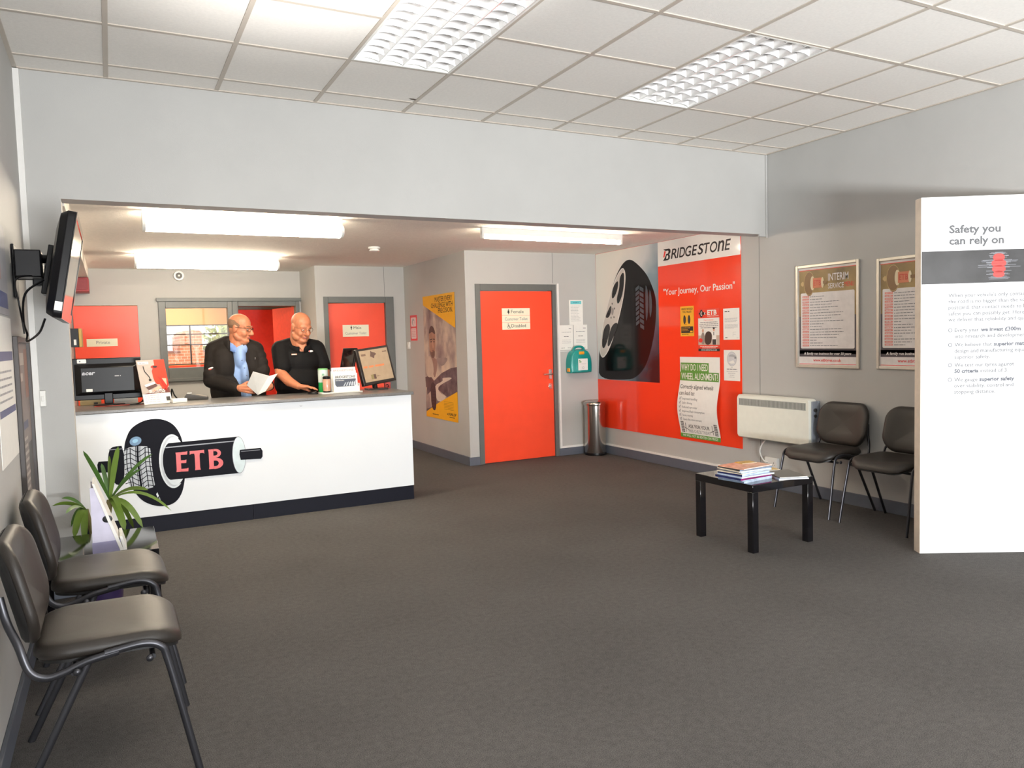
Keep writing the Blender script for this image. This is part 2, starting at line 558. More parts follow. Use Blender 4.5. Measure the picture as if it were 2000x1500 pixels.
LOGO = {'tyre': [(0.05, 0.7), (0.066, 0.757), (0.095, 0.821), (0.143, 0.861), (0.211, 0.89), (0.292, 0.894), (0.358, 0.874), (0.411, 0.833), (0.449, 0.762), (0.466, 0.685), (0.474, 0.57), (0.473, 0.464), (0.46, 0.359), (0.439, 0.285), (0.401, 0.229), (0.352, 0.202), (0.283, 0.198), (0.217, 0.219), (0.152, 0.26), (0.103, 0.333), (0.073, 0.403), (0.051, 0.479), (0.04, 0.569)], 'tread': [(0.046, 0.656), (0.062, 0.681), (0.135, 0.692), (0.227, 0.681), (0.232, 0.624), (0.233, 0.534), (0.241, 0.429), (0.251, 0.36), (0.183, 0.349), (0.091, 0.356), (0.067, 0.404), (0.049, 0.479), (0.043, 0.568)], 'ring': [(0.383, 0.549), (0.288, 0.558), (0.394, 0.762)], 'cyl': [(0.315, 0.548), (0.326, 0.645), (0.349, 0.685), (0.37, 0.696), (0.881, 0.702), (0.909, 0.653), (0.914, 0.548), (0.898, 0.434), (0.874, 0.398), (0.355, 0.401), (0.33, 0.441), (0.318, 0.488)], 'cap': [(0.893, 0.55), (0.841, 0.555), (0.901, 0.702)], 'shaft': [(0.886, 0.553), (0.891, 0.592), (1.056, 0.593), (1.07, 0.567), (1.068, 0.52), (1.055, 0.502), (0.894, 0.509)], 'hl': [(0.338, 0.656), (0.872, 0.664), (0.873, 0.672), (0.338, 0.665)], 'hub': [(-0.063, 0.637), (-0.048, 0.687), (-0.021, 0.702), (0.05, 0.703), (0.038, 0.407), (-0.011, 0.398), (-0.048, 0.446), (-0.069, 0.536)], 'shl': [(-0.139, 0.572), (-0.129, 0.596), (-0.065, 0.594), (-0.068, 0.507), (-0.136, 0.511)], 'E': [(0.407, 0.615), (0.406, 0.459), (0.496, 0.464)], 'T': [(0.511, 0.617), (0.51, 0.46), (0.619, 0.464)], 'B': [(0.649, 0.618), (0.649, 0.454), (0.757, 0.465)], 'mid': [(0.141, 0.691), (0.142, 0.529), (0.154, 0.352)]}
BIG = {'tyre': [(7.878, 1.117), (7.856, 1.253), (7.777, 1.559), (7.634, 1.856), (7.496, 2.126), (7.382, 2.244), (7.288, 2.298), (7.212, 2.303), (7.138, 2.283), (6.995, 2.19), (6.884, 2.093), (6.803, 1.966), (6.751, 1.859), (6.738, 1.738), (6.753, 1.567), (6.796, 1.395), (6.865, 1.221), (6.939, 1.096), (7.013, 1.024), (7.103, 0.967), (7.239, 0.917), (7.886, 0.903)], 'sidewall': [(7.877, 1.137), (7.859, 1.253), (7.777, 1.559), (7.633, 1.875), (7.496, 2.126), (7.382, 2.24), (7.307, 2.183), (7.294, 2.091), (7.324, 1.912), (7.399, 1.697), (7.518, 1.459), (7.638, 1.272), (7.74, 1.186), (7.824, 1.195)], 'rim': [(7.853, 1.253), (7.828, 1.368), (7.777, 1.559), (7.686, 1.765), (7.581, 1.965), (7.48, 2.115), (7.389, 2.199), (7.336, 2.218), (7.298, 2.164), (7.301, 2.056), (7.337, 1.895), (7.415, 1.697), (7.534, 1.46), (7.654, 1.272), (7.757, 1.18), (7.815, 1.176)], 'holes': [[(7.547, 2.019), (7.434, 2.093), (7.446, 1.993), (7.52, 1.887), (7.584, 1.872)], [(7.411, 2.119), (7.322, 2.184), (7.32, 2.057), (7.362, 1.896), (7.453, 1.791), (7.482, 1.866), (7.415, 1.991)], [(7.654, 1.745), (7.593, 1.807), (7.582, 1.741), (7.641, 1.65), (7.724, 1.653)], [(7.762, 1.521), (7.659, 1.594), (7.612, 1.536), (7.666, 1.405), (7.754, 1.272), (7.81, 1.311)], [(7.595, 1.554), (7.481, 1.598), (7.461, 1.551), (7.551, 1.422), (7.67, 1.282), (7.684, 1.367)]], 'hubc': [(7.567, 1.726), (7.615, 1.728), (7.564, 1.806)], 'tread': [[(7.103, 1.969), (7.059, 1.984), (7.036, 1.753), (7.071, 1.541), (7.113, 1.613)], [(7.015, 1.99), (6.957, 2.003), (6.955, 1.784), (6.983, 1.574), (7.037, 1.522)], [(6.929, 1.992), (6.893, 1.972), (6.869, 1.814), (6.89, 1.641), (6.926, 1.572)], [(6.859, 1.953), (6.827, 1.898), (6.808, 1.776), (6.822, 1.673), (6.858, 1.605)]], 'logo': [(6.607, 2.225), (6.494, 2.351), (5.538, 2.338), (5.581, 2.231)], 'slog': [(6.615, 1.91), (6.616, 1.851), (5.544, 1.906), (5.544, 1.846)]}
YEL = {'corners': [(9.234, 1.998), (8.219, 1.993), (8.208, 0.472), (9.218, 0.466)], 'topband': [(9.234, 1.998), (8.219, 1.993), (8.225, 1.578), (9.217, 1.888)], 'botband': [(9.212, 0.534), (8.811, 0.664), (8.193, 0.827), (8.208, 0.472), (9.211, 0.466)], 'head': [(9.058, 1.538), (9.029, 1.597), (8.962, 1.626), (8.885, 1.594), (8.843, 1.534), (8.842, 1.44), (8.861, 1.333), (8.884, 1.25), (8.919, 1.22), (8.982, 1.225), (9.036, 1.273), (9.057, 1.369)], 'hair': [(9.059, 1.526), (9.029, 1.597), (8.962, 1.628), (8.885, 1.594), (8.84, 1.534), (8.861, 1.511), (8.953, 1.548), (9.026, 1.525)], 'beard': [(9.045, 1.321), (8.993, 1.285), (8.878, 1.321), (8.878, 1.25), (8.919, 1.216), (8.983, 1.223), (9.031, 1.261)], 'eye': [(9.021, 1.441), (8.945, 1.453), (8.948, 1.429), (9.016, 1.42)], 'mist': [(8.872, 1.215), (8.547, 1.236), (8.461, 1.208), (8.648, 1.113), (8.798, 1.157)], 'hill': [(9.187, 0.868), (8.945, 0.932), (8.685, 1.036), (8.383, 1.107), (8.206, 1.122), (8.212, 0.831), (8.529, 0.752), (8.796, 0.825), (8.953, 0.842), (9.185, 0.745)], 'road': [(8.918, 0.879), (8.633, 0.944), (8.675, 0.978), (8.377, 0.996), (8.379, 0.976), (8.697, 0.901), (8.826, 0.848), (8.753, 0.792), (8.514, 0.752), (8.811, 0.664), (8.928, 0.771)], 'tyre': [(9.044, 0.91), (8.914, 0.916), (8.877, 0.798), (8.882, 0.642), (8.914, 0.568), (8.995, 0.562), (9.05, 0.667), (9.062, 0.788)], 't1': [(8.819, 1.974), (8.277, 1.964), (8.282, 1.908), (8.823, 1.921)], 't2': [(8.946, 1.904), (8.266, 1.896), (8.271, 1.841), (8.951, 1.851)], 't3': [(8.713, 1.84), (8.272, 1.83), (8.276, 1.78), (8.717, 1.785)], 'd1': [(8.523, 0.549), (8.25, 0.564), (8.252, 0.542), (8.524, 0.532)]}
# ================================================================== THE SETTING
def struct(name, mb, bevel=0.0, parent=None, label=None):
    o = mb.build(name, parent=parent, bevel=bevel)
    if parent is None:
        o['kind'] = 'structure'
        if label: o['label'] = label
    return o
XL, XR = -0.405, 5.33
YB, YD, YM, YK = 5.137, 7.913, 9.931, 10.803
XD, XM = 3.564, 2.363
ZC, ZL, ZB = 3.027, 2.4386, 2.316

mb = MB(CARPET); mb.box((XL-.1, -4.4, -.06), (XR+.1, 13.4, 0)); struct('floor', mb)
mb = MB(WALL); mb.box((XL-.1, -4.4, 0), (XL, YK+.1, 3.12)); struct('wall_left', mb)
mb = MB(WALL); mb.box((XR, -4.4, 0), (XR+.1, YD+.1, 3.12)); struct('wall_right', mb)
mb = MB(WALL); mb.box((XL, YB, 0), (-.2105, 5.29, ZB)); struct('wall_pier', mb)
mb = MB(WALL); mb.box((XL, YB, ZB), (XR, 5.29, 3.12)); struct('wall_bulkhead', mb)
mb = MB(WALL)
mb.box((XL, -4.3, 0), (.2, -4.2, 3.12)); mb.box((5.0, -4.3, 0), (XR, -4.2, 3.12))
mb.box((.2, -4.3, 0), (5.0, -4.2, .18)); mb.box((.2, -4.3, 2.8), (5.0, -4.2, 3.12))
struct('wall_front', mb)
mb = MB(DARKGREY)
for x in (.2, 1.4, 2.6, 3.8, 4.94): mb.box((x, -4.29, .18), (x+.06, -4.21, 2.8))
mb.box((.2, -4.29, .18), (5.0, -4.21, .24)); mb.box((.2, -4.29, 2.74), (5.0, -4.21, 2.8))
struct('window_2', mb)
# toilet block
mb = MB(WALL)
mb.box((XD, YD, 0), (3.682, YD+.09, ZL)); mb.box((4.745, YD, 0), (XR+.1, YD+.09, ZL)); mb.box((3.682, YD, 2.06), (4.745, YD+.09, ZL))
struct('wall_toilet', mb)
mb = MB(WALL); mb.box((XD, YD+.09, 0), (XD+.09, YM, ZL)); struct('wall_passage', mb)
mb = MB(WALL)
mb.box((XM, YM, 0), (2.46, YM+.09, ZL)); mb.box((3.406, YM, 0), (XD+.09, YM+.09, ZL)); mb.box((2.46, YM, 2.04), (3.406, YM+.09, ZL))
struct('wall_washroom', mb)
mb = MB(WALL); mb.box((XM, YM+.09, 0), (XM+.09, YK, ZL)); struct('wall_return', mb)
mb = MB(WALL)
mb.box((.335, YK, 0), (.56, YK+.1, ZL)); mb.box((XL, YK, 1.985), (.335, YK+.1, ZL))
mb.box((.56, YK, 0), (1.455, YK+.1, 1.03)); mb.box((.56, YK, 2.05), (XM, YK+.1, ZL))
mb.box((XM-.03, YK, 0), (XM+.09, YK+.1, 2.05))
struct('wall_back', mb)
# ceilings
mb = MB(STIPPLE); mb.box((XL-.1, 5.29, ZL), (XR+.1, YK+.1, ZL+.06)); struct('ceiling_back', mb)
P = .6066; GX0 = .0569; GY0 = 4.9008
FIX = [(2, 1), (5, 1)]       # (column, row) of the two recessed lights, each one tile wide and two rows long
mb = MB(CEIL_TILE)
for i in range(-1, 9):
    for j in range(-1, 16):
        if any(i == a and j in (b, b+1) for a, b in FIX): continue
        x0, x1 = max(GX0+i*P, XL), min(GX0+(i+1)*P, XR)
        y1, y0 = min(GY0-j*P, YB), max(GY0-(j+1)*P, -4.2)
        if x1-x0 < .01 or y1-y0 < .01: continue
        mb.box((x0+.001, y0+.001, ZC+.004), (x1-.001, y1-.001, ZC+.02))
struct('ceiling', mb)
mb = MB(TBAR)
for i in range(0, 9):
    mb.box((GX0+i*P-.012, -4.2, ZC-.001), (GX0+i*P+.012, YB, ZC+.005))
struct('trim_1', mb)
mb = MB(TBAR)
for j in range(0, 16):
    for i in range(-1, 9):
        if any(i == a and j == b+1 for a, b in FIX): continue
        x0, x1 = max(GX0+i*P+.012, XL), min(GX0+(i+1)*P-.012, XR)
        mb.box((x0, GY0-j*P-.012, ZC-.001), (x1, GY0-j*P+.012, ZC+.005))
struct('trim_2', mb)
mb = MB(TBAR)
mb.box((XL, -4.2, ZC-.003), (XL+.022, YB, ZC+.005)); mb.box((XR-.022, -4.2, ZC-.003), (XR, YB, ZC+.005)); mb.box((XL, YB-.02, ZC-.003), (XR, YB, ZC+.005))
struct('trim_3', mb)
mb = MB(WALL); mb.box((XL-.1, -4.4, 3.12), (XR+.1, 5.3, 3.2)); struct('ceiling_slab', mb)
# office behind the hatch
OFF = M('office_wall_paint', (230, 184, 118), 0.7, var=0.03)
mb = MB(OFF); mb.box((-.5, YK+.1, 0), (-.4, 13.2, ZL)); struct('wall_office_left', mb)
mb = MB(OFF); mb.box((2.9, YK+.1, 0), (3.0, 13.2, ZL)); struct('wall_office_right', mb)
mb = MB(OFF)
mb.box((-.5, 13.2, 0), (3.0, 13.3, 1.155)); mb.box((-.5, 13.2, 1.79), (3.0, 13.3, ZL)); mb.box((-.5, 13.2, 1.155), (.55, 13.3, 1.79)); mb.box((1.755, 13.2, 1.155), (3.0, 13.3, 1.79))
struct('wall_office_back', mb)
mb = MB(OFF); mb.box((-.5, YK+.1, ZL), (3.0, 13.3, ZL+.06)); struct('ceiling_office', mb)
# office window onto the yard
GLASS = bpy.data.materials.new('window_glass'); GLASS.use_nodes = True
_n = GLASS.node_tree; _n.nodes.remove(_n.nodes['Principled BSDF'])
_tr = _n.nodes.new('ShaderNodeBsdfTransparent'); _gl = _n.nodes.new('ShaderNodeBsdfGlossy'); _gl.inputs['Roughness'].default_value = 0.02
_fr = _n.nodes.new('ShaderNodeFresnel'); _fr.inputs['IOR'].default_value = 1.45
_mx = _n.nodes.new('ShaderNodeMixShader')
_n.links.new(_fr.outputs[0], _mx.inputs[0]); _n.links.new(_tr.outputs[0], _mx.inputs[1]); _n.links.new(_gl.outputs[0], _mx.inputs[2])
_n.links.new(_mx.outputs[0], _n.nodes['Material Output'].inputs['Surface'])
w = thing('window_3', 'barred window in the far wall of the back office', None, (0, 13.2, 0), kind='structure')
mb = MB(DARKGREY)
for z in (1.155, 1.465, 1.632, 1.775): mb.box((.55, .02, z), (1.75, .07, z+.018))
for x in (.55, 1.12, 1.735): mb.box((x, .02, 1.155), (x+.02, .07, 1.79))
mb.build('frame', w)
mb = MB(GLASS); mb.box((.56, .04, 1.16), (1.75, .046, 1.785)); mb.build('pane', w)
mb = MB(RED_DOOR); mb.box((.5, -.05, 1.12), (1.8, .02, 1.15)); mb.build('sill', w)

# skirtings and trunking
def skirt(name, lo, hi): struct(name, (lambda m: (m.box(lo, hi), m)[1])(MB(SKIRT)), bevel=.003)
skirt('baseboard_right', (XR-.016, -4.2, 0), (XR, YD, .1))
skirt('baseboard_left', (XL, -4.2, 0), (XL+.016, YB, .1))
skirt('baseboard_toilet_left', (XD-.016, YD-.016, 0), (3.682, YD, .095))
skirt('baseboard_toilet_right', (4.745, YD-.016, 0), (XR-.016, YD, .09))
skirt('baseboard_passage', (XD-.016, YD, 0), (XD, YM, .1))
skirt('baseboard_washroom', (3.41, YM-.016, 0), (XD-.016, YM, .1))
skirt('baseboard_pier', (XL, YB-.016, 0), (-.2105, YB, .1))
mb = MB(TRUNK); mb.box((XL, YB-.022, .1), (XL+.03, YB, 3.02)); struct('trim_4', mb)
mb = MB(TRUNK); mb.box((4.755, YD-.016, .092), (4.782, YD, 2.075)); mb.box((4.782, YD-.016, .092), (XR, YD, .116)); struct('trim_5', mb)
mb = MB(TRUNK); mb.box((XR-.016, 5.12, .102), (XR, YD-.016, .122)); struct('trim_6', mb)
mb = MB(WALL); mb.box((XR-.022, YB-.012, ZB-.03), (XR-.004, YB, ZC)); mb.box((XR-.1, YB-.004, ZB-.02), (XR-.004, YB+.012, ZB)); struct('trim_7', mb)
mb = MB(FRAME_GREY); mb.box((XR-.0015, 5.233, 0.1), (XR, 5.237, 2.44)); struct('trim_8', mb)
mb = MB(FRAME_GREY); mb.box((4.707, YD-.0015, 2.08), (4.711, YD, ZL)); struct('trim_9', mb)
mb = MB(FRAME_GREY); mb.box((3.284, YM-.0015, 2.04), (3.288, YM, ZL)); struct('trim_10', mb)
mb = MB(STIPPLE); mb.box((XL, 5.29, 2.3), (-.2, YK, ZL)); struct('trim_11', mb, label='boxed-in duct along the ceiling')

# doors ---------------------------------------------------------------
def lever(parent, x, y, z, side=-1):
    mb = MB(CHROME)
    mb.box((x-.02, y-.008, z-.05), (x+.02, y, z+.065))
    mb.build('backplate', parent, bevel=.003)
    mb = MB(CHROME)
    mb.tube(catmull([(x, y-.005, z+.01), (x, y-.045, z+.01), (x+side*.015, y-.055, z+.01), (x+side*.12, y-.055, z+.008)], 4), .009, 10)
    return mb
d = thing('door_1', 'orange-red door to the customer toilet, lever handle on the right', None, (3.682, YD, 0), kind='structure')
mb = MB(FRAME_GREY)
mb.box((0, -.012, 0), (.062, .09, 2.065)); mb.box((1.012, -.012, 0), (1.063, .09, 2.065)); mb.box((.062, -.012, 1.99), (1.012, .09, 2.065))
mb.box((.062, .05, 0), (.08, .09, 1.99)); mb.box((.994, .05, 0), (1.012, .09, 1.99))
mb.build('door_frame', d, bevel=.003)
mb = MB(RED_DOOR); mb.box((.066, .006, .006), (1.008, .05, 1.985)); mb.build('door_leaf', d, bevel=.003)
h = lever(d, .965, .006, .99).build('door_handle', d)
mb = MB(CHROME); mb.box((.94, -.002, .82), (.985, .006, .885)); mb.cyl((.962, -.002, .852), (.962, -.014, .852), .012); mb.build('lock', d, bevel=.002)
d = thing('door_2', 'orange-red door to the male customer toilet', None, (2.46, YM, 0), kind='structure')
mb = MB(FRAME_GREY)
mb.box((0, -.014, 0), (.06, .09, 2.04)); mb.box((.83, -.014, 0), (.946, .09, 2.04)); mb.box((.06, -.014, 1.96), (.83, .09, 2.04))
mb.build('door_frame', d, bevel=.004)
mb = MB(RED_DOOR); mb.box((.063, .03, .006), (.827, .07, 1.957)); mb.build('door_leaf', d, bevel=.003)
lever(d, .78, .03, 1.0).build('door_handle', d)
d = thing('door_3', 'orange-red door marked private in the back wall', None, (XL, YK, 0), kind='structure')
mb = MB(WALL); mb.box((.0, .03, 0), (.012, .1, 1.985)); mb.box((.728, -.004, 0), (.742, .1, 1.985)); mb.build('door_frame', d)
mb = MB(RED_DOOR); mb.box((.014, .004, .006), (.728, .045, 1.978)); mb.build('door_leaf', d, bevel=.003)
lever(d, .07, .004, 1.0, 1).build('door_handle', d)
# hatch window + office doorway
w = thing('window_1', 'grey framed glazed hatch into the back office', None, (.56, YK, 0), kind='structure')
mb = MB(FRAME_GREY)
mb.box((0, -.03, 1.03), (.085, .1, 2.05)); mb.box((.835, -.03, 1.03), (.895, .1, 2.05))
mb.box((.085, -.03, 1.945), (.835, .1, 2.05)); mb.box((.085, -.03, 1.03), (.835, .1, 1.175))
mb.box((-.02, -.05, 2.03), (1.82, -.03, 2.075)); mb.box((-.02, -.06, 1.0), (.91, -.03, 1.04))
mb.build('window_frame', w, bevel=.004)
mb = MB(GLASS); mb.box((.085, .03, 1.175), (.835, .036, 1.945)); mb.build('pane', w)
d = thing('door_4', 'open orange-red office door swung inwards beside the hatch', None, (1.455, YK, 0), kind='structure')
mb = MB(FRAME_GREY)
mb.box((0, -.03, 0), (.075, .1, 2.05)); mb.box((.83, -.03, 0), (.88, .1, 2.05)); mb.box((.075, -.03, 1.965), (.83, .1, 2.05))
mb.build('door_frame', d, bevel=.004)
mb = MB(RED_DOOR)
mb.box((0, -.04, .006), (.75, 0, 1.96), M('red_door_matt', (232, 66, 36), .7), rot=Matrix.Rotation(rad(102), 3, 'Z'), piv=(0, 0, 0))
mb.v = [(p[0]+.83, p[1]+.1, p[2]) for p in mb.v]
mb.build('door_leaf', d)
d = thing('door_5', 'closed red door at the far side of the back office', None, (1.75, 13.2, 0), kind='structure')
mb = MB(M('red_door_far', (222, 52, 40), 0.4)); mb.box((.07, -.045, .005), (.9, -.005, 2.02)); mb.build('door_leaf', d, bevel=.003)
mb = MB(FRAME_GREY); mb.box((0, -.03, 0), (.07, 0, 2.1)); mb.box((.9, -.03, 0), (.97, 0, 2.1)); mb.box((.07, -.03, 2.025), (.9, 0, 2.1)); mb.build('door_frame', d)

# outside the office window
mb = MB(M('yard_paving', (170, 165, 158), 0.9)); mb.box((-12, 13.4, -.3), (14, 60, -.02)); struct('ground', mb)
b = thing('brick_building', 'low brick building with a raised gable seen through the office hatch', 'building', (1.7, 24, 0))
mb = MB(brick_material())
mb.box((-1.1, 0, -.02), (.06, 3, 1.28)); mb.box((.06, 0, -.02), (.68, 3, 1.5)); mb.box((.68, 0, -.02), (1.0, 3, 1.28))
mb.prism([(.06, 1.5), (.68, 1.5), (.68, 1.84), (.6, 1.9), (.2, 1.9), (.06, 1.76)], 0, 3)
mb.build('wall', b)
mb = MB(M('slate', (150, 110, 96), .8)); mb.box((-1.15, -.08, 1.28), (.06, 3.05, 1.32)); mb.box((.68, -.08, 1.28), (1.05, 3.05, 1.32)); mb.build('roof', b)
FOL = ramp_material('tree_foliage', [(0.3, (96, 112, 50)), (0.5, (160, 170, 90)), (0.7, (214, 206, 140))], nscale=4, rough=.8)
t = thing('leafy_tree', 'sunlit leafy tree beside the brick building outside', 'tree', (3.75, 28.4, 0))
mb = MB(M('tree_bark', (90, 72, 54), .9)); mb.tube(catmull([(0, 0, -.02), (.05, 0, .7), (0, .05, 1.4)], 4), [.16]*9, 10); mb.build('trunk', t)
mb = MB(FOL); r = random.Random(3)
for k in range(900):
    a, bb, c = r.gauss(0, .42), r.gauss(0, .4), r.gauss(1.5, .4)
    q = Quaternion((r.random()-.5, r.random()-.5, r.random()-.5, r.random()-.5)).normalized().to_matrix()
    mb.add([Vector((a, bb, c)) + q @ Vector(v) for v in ((-.13, 0, 0), (0, -.06, .02), (.13, 0, 0), (0, .06, .02))], [(0, 1, 2, 3)])
mb.build('crown', t, smooth=False)

# ================================================================== CEILING FITTINGS
TUBE_OFF = M('unlit_tube', (244, 244, 246), 0.2, var=0.0)
def louvre_light(col, row, label):
    x0, x1 = GX0+col*P+.006, GX0+(col+1)*P-.006
    y1, y0 = GY0-row*P-.006, GY0-(row+2)*P+.006
    t = thing('recessed_light', label, 'ceiling light', (x0, y0, ZC), group='recessed louvre lights')
    w, l = x1-x0, y1-y0
    mb = MB(WHITE)
    mb.box((0, 0, .085), (w, l, .09)); mb.box((0, 0, -.002), (.012, l, .085)); mb.box((w-.012, 0, -.002), (w, l, .085))
    mb.box((.012, 0, -.002), (w-.012, .012, .085)); mb.box((.012, l-.012, -.002), (w-.012, l, .085))
    mb.build('housing', t)
    mb = MB(ALU)
    n = 4; cw = (w-.024)/n
    for k in range(n):
        xa = .012+k*cw; xb = xa+cw
        # curved reflector above each column
        mb.grid(lambda u, v, xa=xa, cw=cw: (xa+cw*u, .014+(l-.028)*v, .078-.03*(2*u-1)**2), 8, 1)
    mb.build('reflector', t, smooth=True, angle=60)
    mb = MB(ALU)
    for k in range(n+1):
        xa = .012+k*cw
        tw = .022
        mb.prism([(xa-.002, .0), (xa+.002, .0), (xa+.008, .02), (xa+tw*.6, .048), (xa-tw*.6, .048), (xa-.008, .02)] if 0 < k < n else
                 ([(xa, 0), (xa+.003, 0), (xa+.008, .02), (xa+.014, .048), (xa, .048)] if k == 0 else [(xa-.003, 0), (xa, 0), (xa, .048), (xa-.014, .048), (xa-.008, .02)]), .013, l-.013)
    mb.build('long_blade', t, smooth=True, angle=60)
    nb = 13
    for k in range(nb):
        yy = .03+(l-.06)*k/(nb-1)
        mb = MB(ALU)
        for q in range(n):
            xa, xb = .012+q*cw+.004, .012+(q+1)*cw-.004
            vs, fs = [], []
            S = 6
            for i in range(S+1):
                xx = xa+(xb-xa)*i/S
                dip = .012*(1-(2*i/S-1)**2)
                for dy, z in ((-.002, .002+dip), (-.006, .018+dip*.7), (-.013, .046), (.013, .046), (.006, .018+dip*.7), (.002, .002+dip)):
                    vs.append((xx, yy+dy, z))
            for i in range(S):
                for j in range(5):
                    fs.append((i*6+j, i*6+j+1, (i+1)*6+j+1, (i+1)*6+j))
            mb.add(vs, fs)
        mb.build('cross_blade', t, smooth=True, angle=60)
    for k in range(n):
        mb = MB(TUBE_OFF); xc = .012+(k+.5)*cw
        mb.cyl((xc, .02, .062), (xc, l-.02, .062), .008, n=10); mb.build('lamp_tube', t)
louvre_light(2, 1, 'recessed silver louvre light nearer the counter side, cut by the top of the photo')
louvre_light(5, 1, 'recessed silver louvre light wholly in view nearer the right wall')

TUBE_LIT = M('lit_tube', (255, 240, 214), 0.3, var=0.0, emit=62.0, emit_rgb=(255, 241, 218))
OPAL_LIT = M('lit_opal_diffuser', (255, 242, 220), 0.4, var=0.0, emit=46.0, emit_rgb=(255, 241, 218))
def batten(x0, x1, y, label, opal, rot=0.0):
    L = x1-x0
    t = thing('fluorescent_light', label, 'strip light', ((x0+x1)/2, y, ZL), rot, group='fluorescent battens on the low ceiling')
    w = .07 if opal else .045
    mb = MB(WHITE)
    mb.prism([(-w/2, 0), (w/2, 0), (w/2*.85, -.058), (-w/2*.85, -.058)], -L/2, L/2, axis='x')
    mb.build('batten_body', t, bevel=.003)
    if opal:
        D = [(.084*cos(rad(k)), -.1+.052*sin(rad(k))) for k in range(70, -251, -16)]
        mb = MB(OPAL_LIT); mb.prism(D, -L/2+.02, L/2-.02, axis='x'); mb.build('diffuser', t, angle=50)
        for s in (-1, 1):
            mb = MB(WHITE); mb.prism([(a*1.03, b*1.02-.0) for a, b in D], s*(L/2-.01)-.011, s*(L/2-.01)+.011, axis='x'); mb.build('end_cap', t, bevel=.003)
    else:
        for s in (-1, 1):
            mb = MB(WHITE); mb.box((s*(L/2-.012)-.012, -.02, -.1), (s*(L/2-.012)+.012, .02, -.03)); mb.build('lamp_holder', t, bevel=.004)
        mb = MB(TUBE_LIT); mb.cyl((-L/2+.024, 0, -.08), (L/2-.024, 0, -.08), .018, n=16); mb.build('lamp_tube', t)
batten(.245, 1.70, 6.16, 'brightest lit fluorescent light above the front of the counter', True)
batten(.265, 1.74, 9.02, 'lit fluorescent light near the back wall above the hatch', True)
batten(2.99, 4.56, 6.28, 'slim lit fluorescent light in front of the toilet door', False, rad(2))

t = thing('smoke_detector', 'round white smoke detector on the low ceiling', 'smoke detector', (2.511, 7.87, ZL))
mb = MB(WHITE); mb.lathe([(.0, -.001), (.062, -.001), (.062, -.018), (.056, -.02), (.0, -.02)], n=32); mb.build('base', t)
mb = MB(WHITE); mb.lathe([(.045, -.02), (.045, -.03), (.055, -.032), (.052, -.042), (.03, -.05), (.0, -.05)], n=32); mb.build('cover', t)
mb = MB(REDINK); mb.ell((.03, -.03, -.047), (.004, .004, .003)); mb.build('indicator', t)
t = thing('alarm_sounder', 'round white alarm sounder high on the back wall', 'alarm', (.823, YK, 2.36))
mb = MB(WHITE); mb.cyl((0, 0, 0), (0, -.045, 0), .068, .062, 32); mb.build('base', t, bevel=.004)
mb = MB(DARKGREY); mb.cyl((0, -.044, 0), (0, -.049, 0), .04, .036, 24); mb.build('speaker_opening', t)
mb = MB(WHITE); mb.ell((0, -.05, 0), (.014, .008, .014)); mb.build('cone', t)
t = thing('ceiling_scuff', 'small dark scuff mark on a white ceiling tile', 'scuff', (1.844, 4.839, ZC+.003))
mb = MB(M('scuff', (96, 84, 72), .9)); mb.prism([(-.03, -.008), (.0, -.014), (.03, -.003), (.022, .012), (-.008, .01)], 0, .0012, axis='z'); mb.build('mark', t)

# ================================================================== TELEVISION
t = thing('television', 'black flat television tilted down on a bracket on the left wall', 'television', (XL+.0015, 4.42, 1.83))
tv = Matrix.Rotation(rad(10.5), 3, 'Y')
def tvp(p):      # television frame: x out of the wall, y along, z up, tipped forward
    q = tv @ Vector((p[0], p[1], p[2])); return (q.x+.255, q.y, q.z)
mb = MB(BLACK)
prof = [(0.0, 1.0), (-.03, 1.0), (-.055, .93), (-.07, .8)]
def ringv(x, s): 
    return [(x, a*s if abs(a) < 10 else a, b*s) for a, b in rrect(-.45, -.243, .45, .243, .03)]
vs, fs = [], []
R_ = [(0.0, 1.0), (-.032, 1.0), (-.06, .94), (-.075, .72)]
N_ = len(rrect(0, 0, 1, 1, .1))
for x, s in R_: vs += [tvp((x, a*(s if s > .9 else s), b*s)) for a, b in rrect(-.45, -.243, .45, .243, .03)]
for i in range(len(R_)-1):
    for k in range(N_): fs.append((i*N_+k, i*N_+(k+1) % N_, (i+1)*N_+(k+1) % N_, (i+1)*N_+k))
fs += [tuple(range(N_)), tuple(range((len(R_)-1)*N_, len(R_)*N_))]
mb.add(vs, fs); mb.build('casing', t, bevel=.003)
mb = MB(GLOSSBLACK)
o_, i_ = rrect(-.45, -.243, .45, .243, .03), rrect(-.415, -.2, .415, .215, .004)
vs = [tvp((.004, a, b)) for a, b in o_] + [tvp((.004, a, b)) for a, b in i_] + [tvp((0, a, b)) for a, b in o_] + [tvp((-.001, a, b)) for a, b in i_]
n = N_
fs = []
for k in range(n):
    k2 = (k+1) % n
    fs += [(k, k2, n+k2, n+k), (k, 2*n+k, 2*n+k2, k2), (n+k, n+k2, 3*n+k2, 3*n+k)]
mb.add(vs, fs); mb.build('bezel', t)
mb = MB(M('dark_screen', (70, 62, 56), 0.08, var=.02, coat=.5)); mb.add([tvp((.001, a, b)) for a, b in ((-.416, -.201), (.416, -.201), (.416, .216), (-.416, .216))], [(0, 1, 2, 3)]); mb.build('screen', t)
mb = MB(PAPER); mb.add([tvp((x, -.4505-.001, z)) for x, z in ((-.03, -.21), (.0, -.21), (.0, -.17), (-.03, -.17))], [(0, 1, 2, 3)]); mb.build('sticker', t)
mb = MB(BLACK)
mb.box((0, .0, -.12), (.012, .14, .14)); mb.box((.012, .05, -.03), (.09, .09, .05)); mb.box((.08, .03, -.06), (.125, .11, .08))
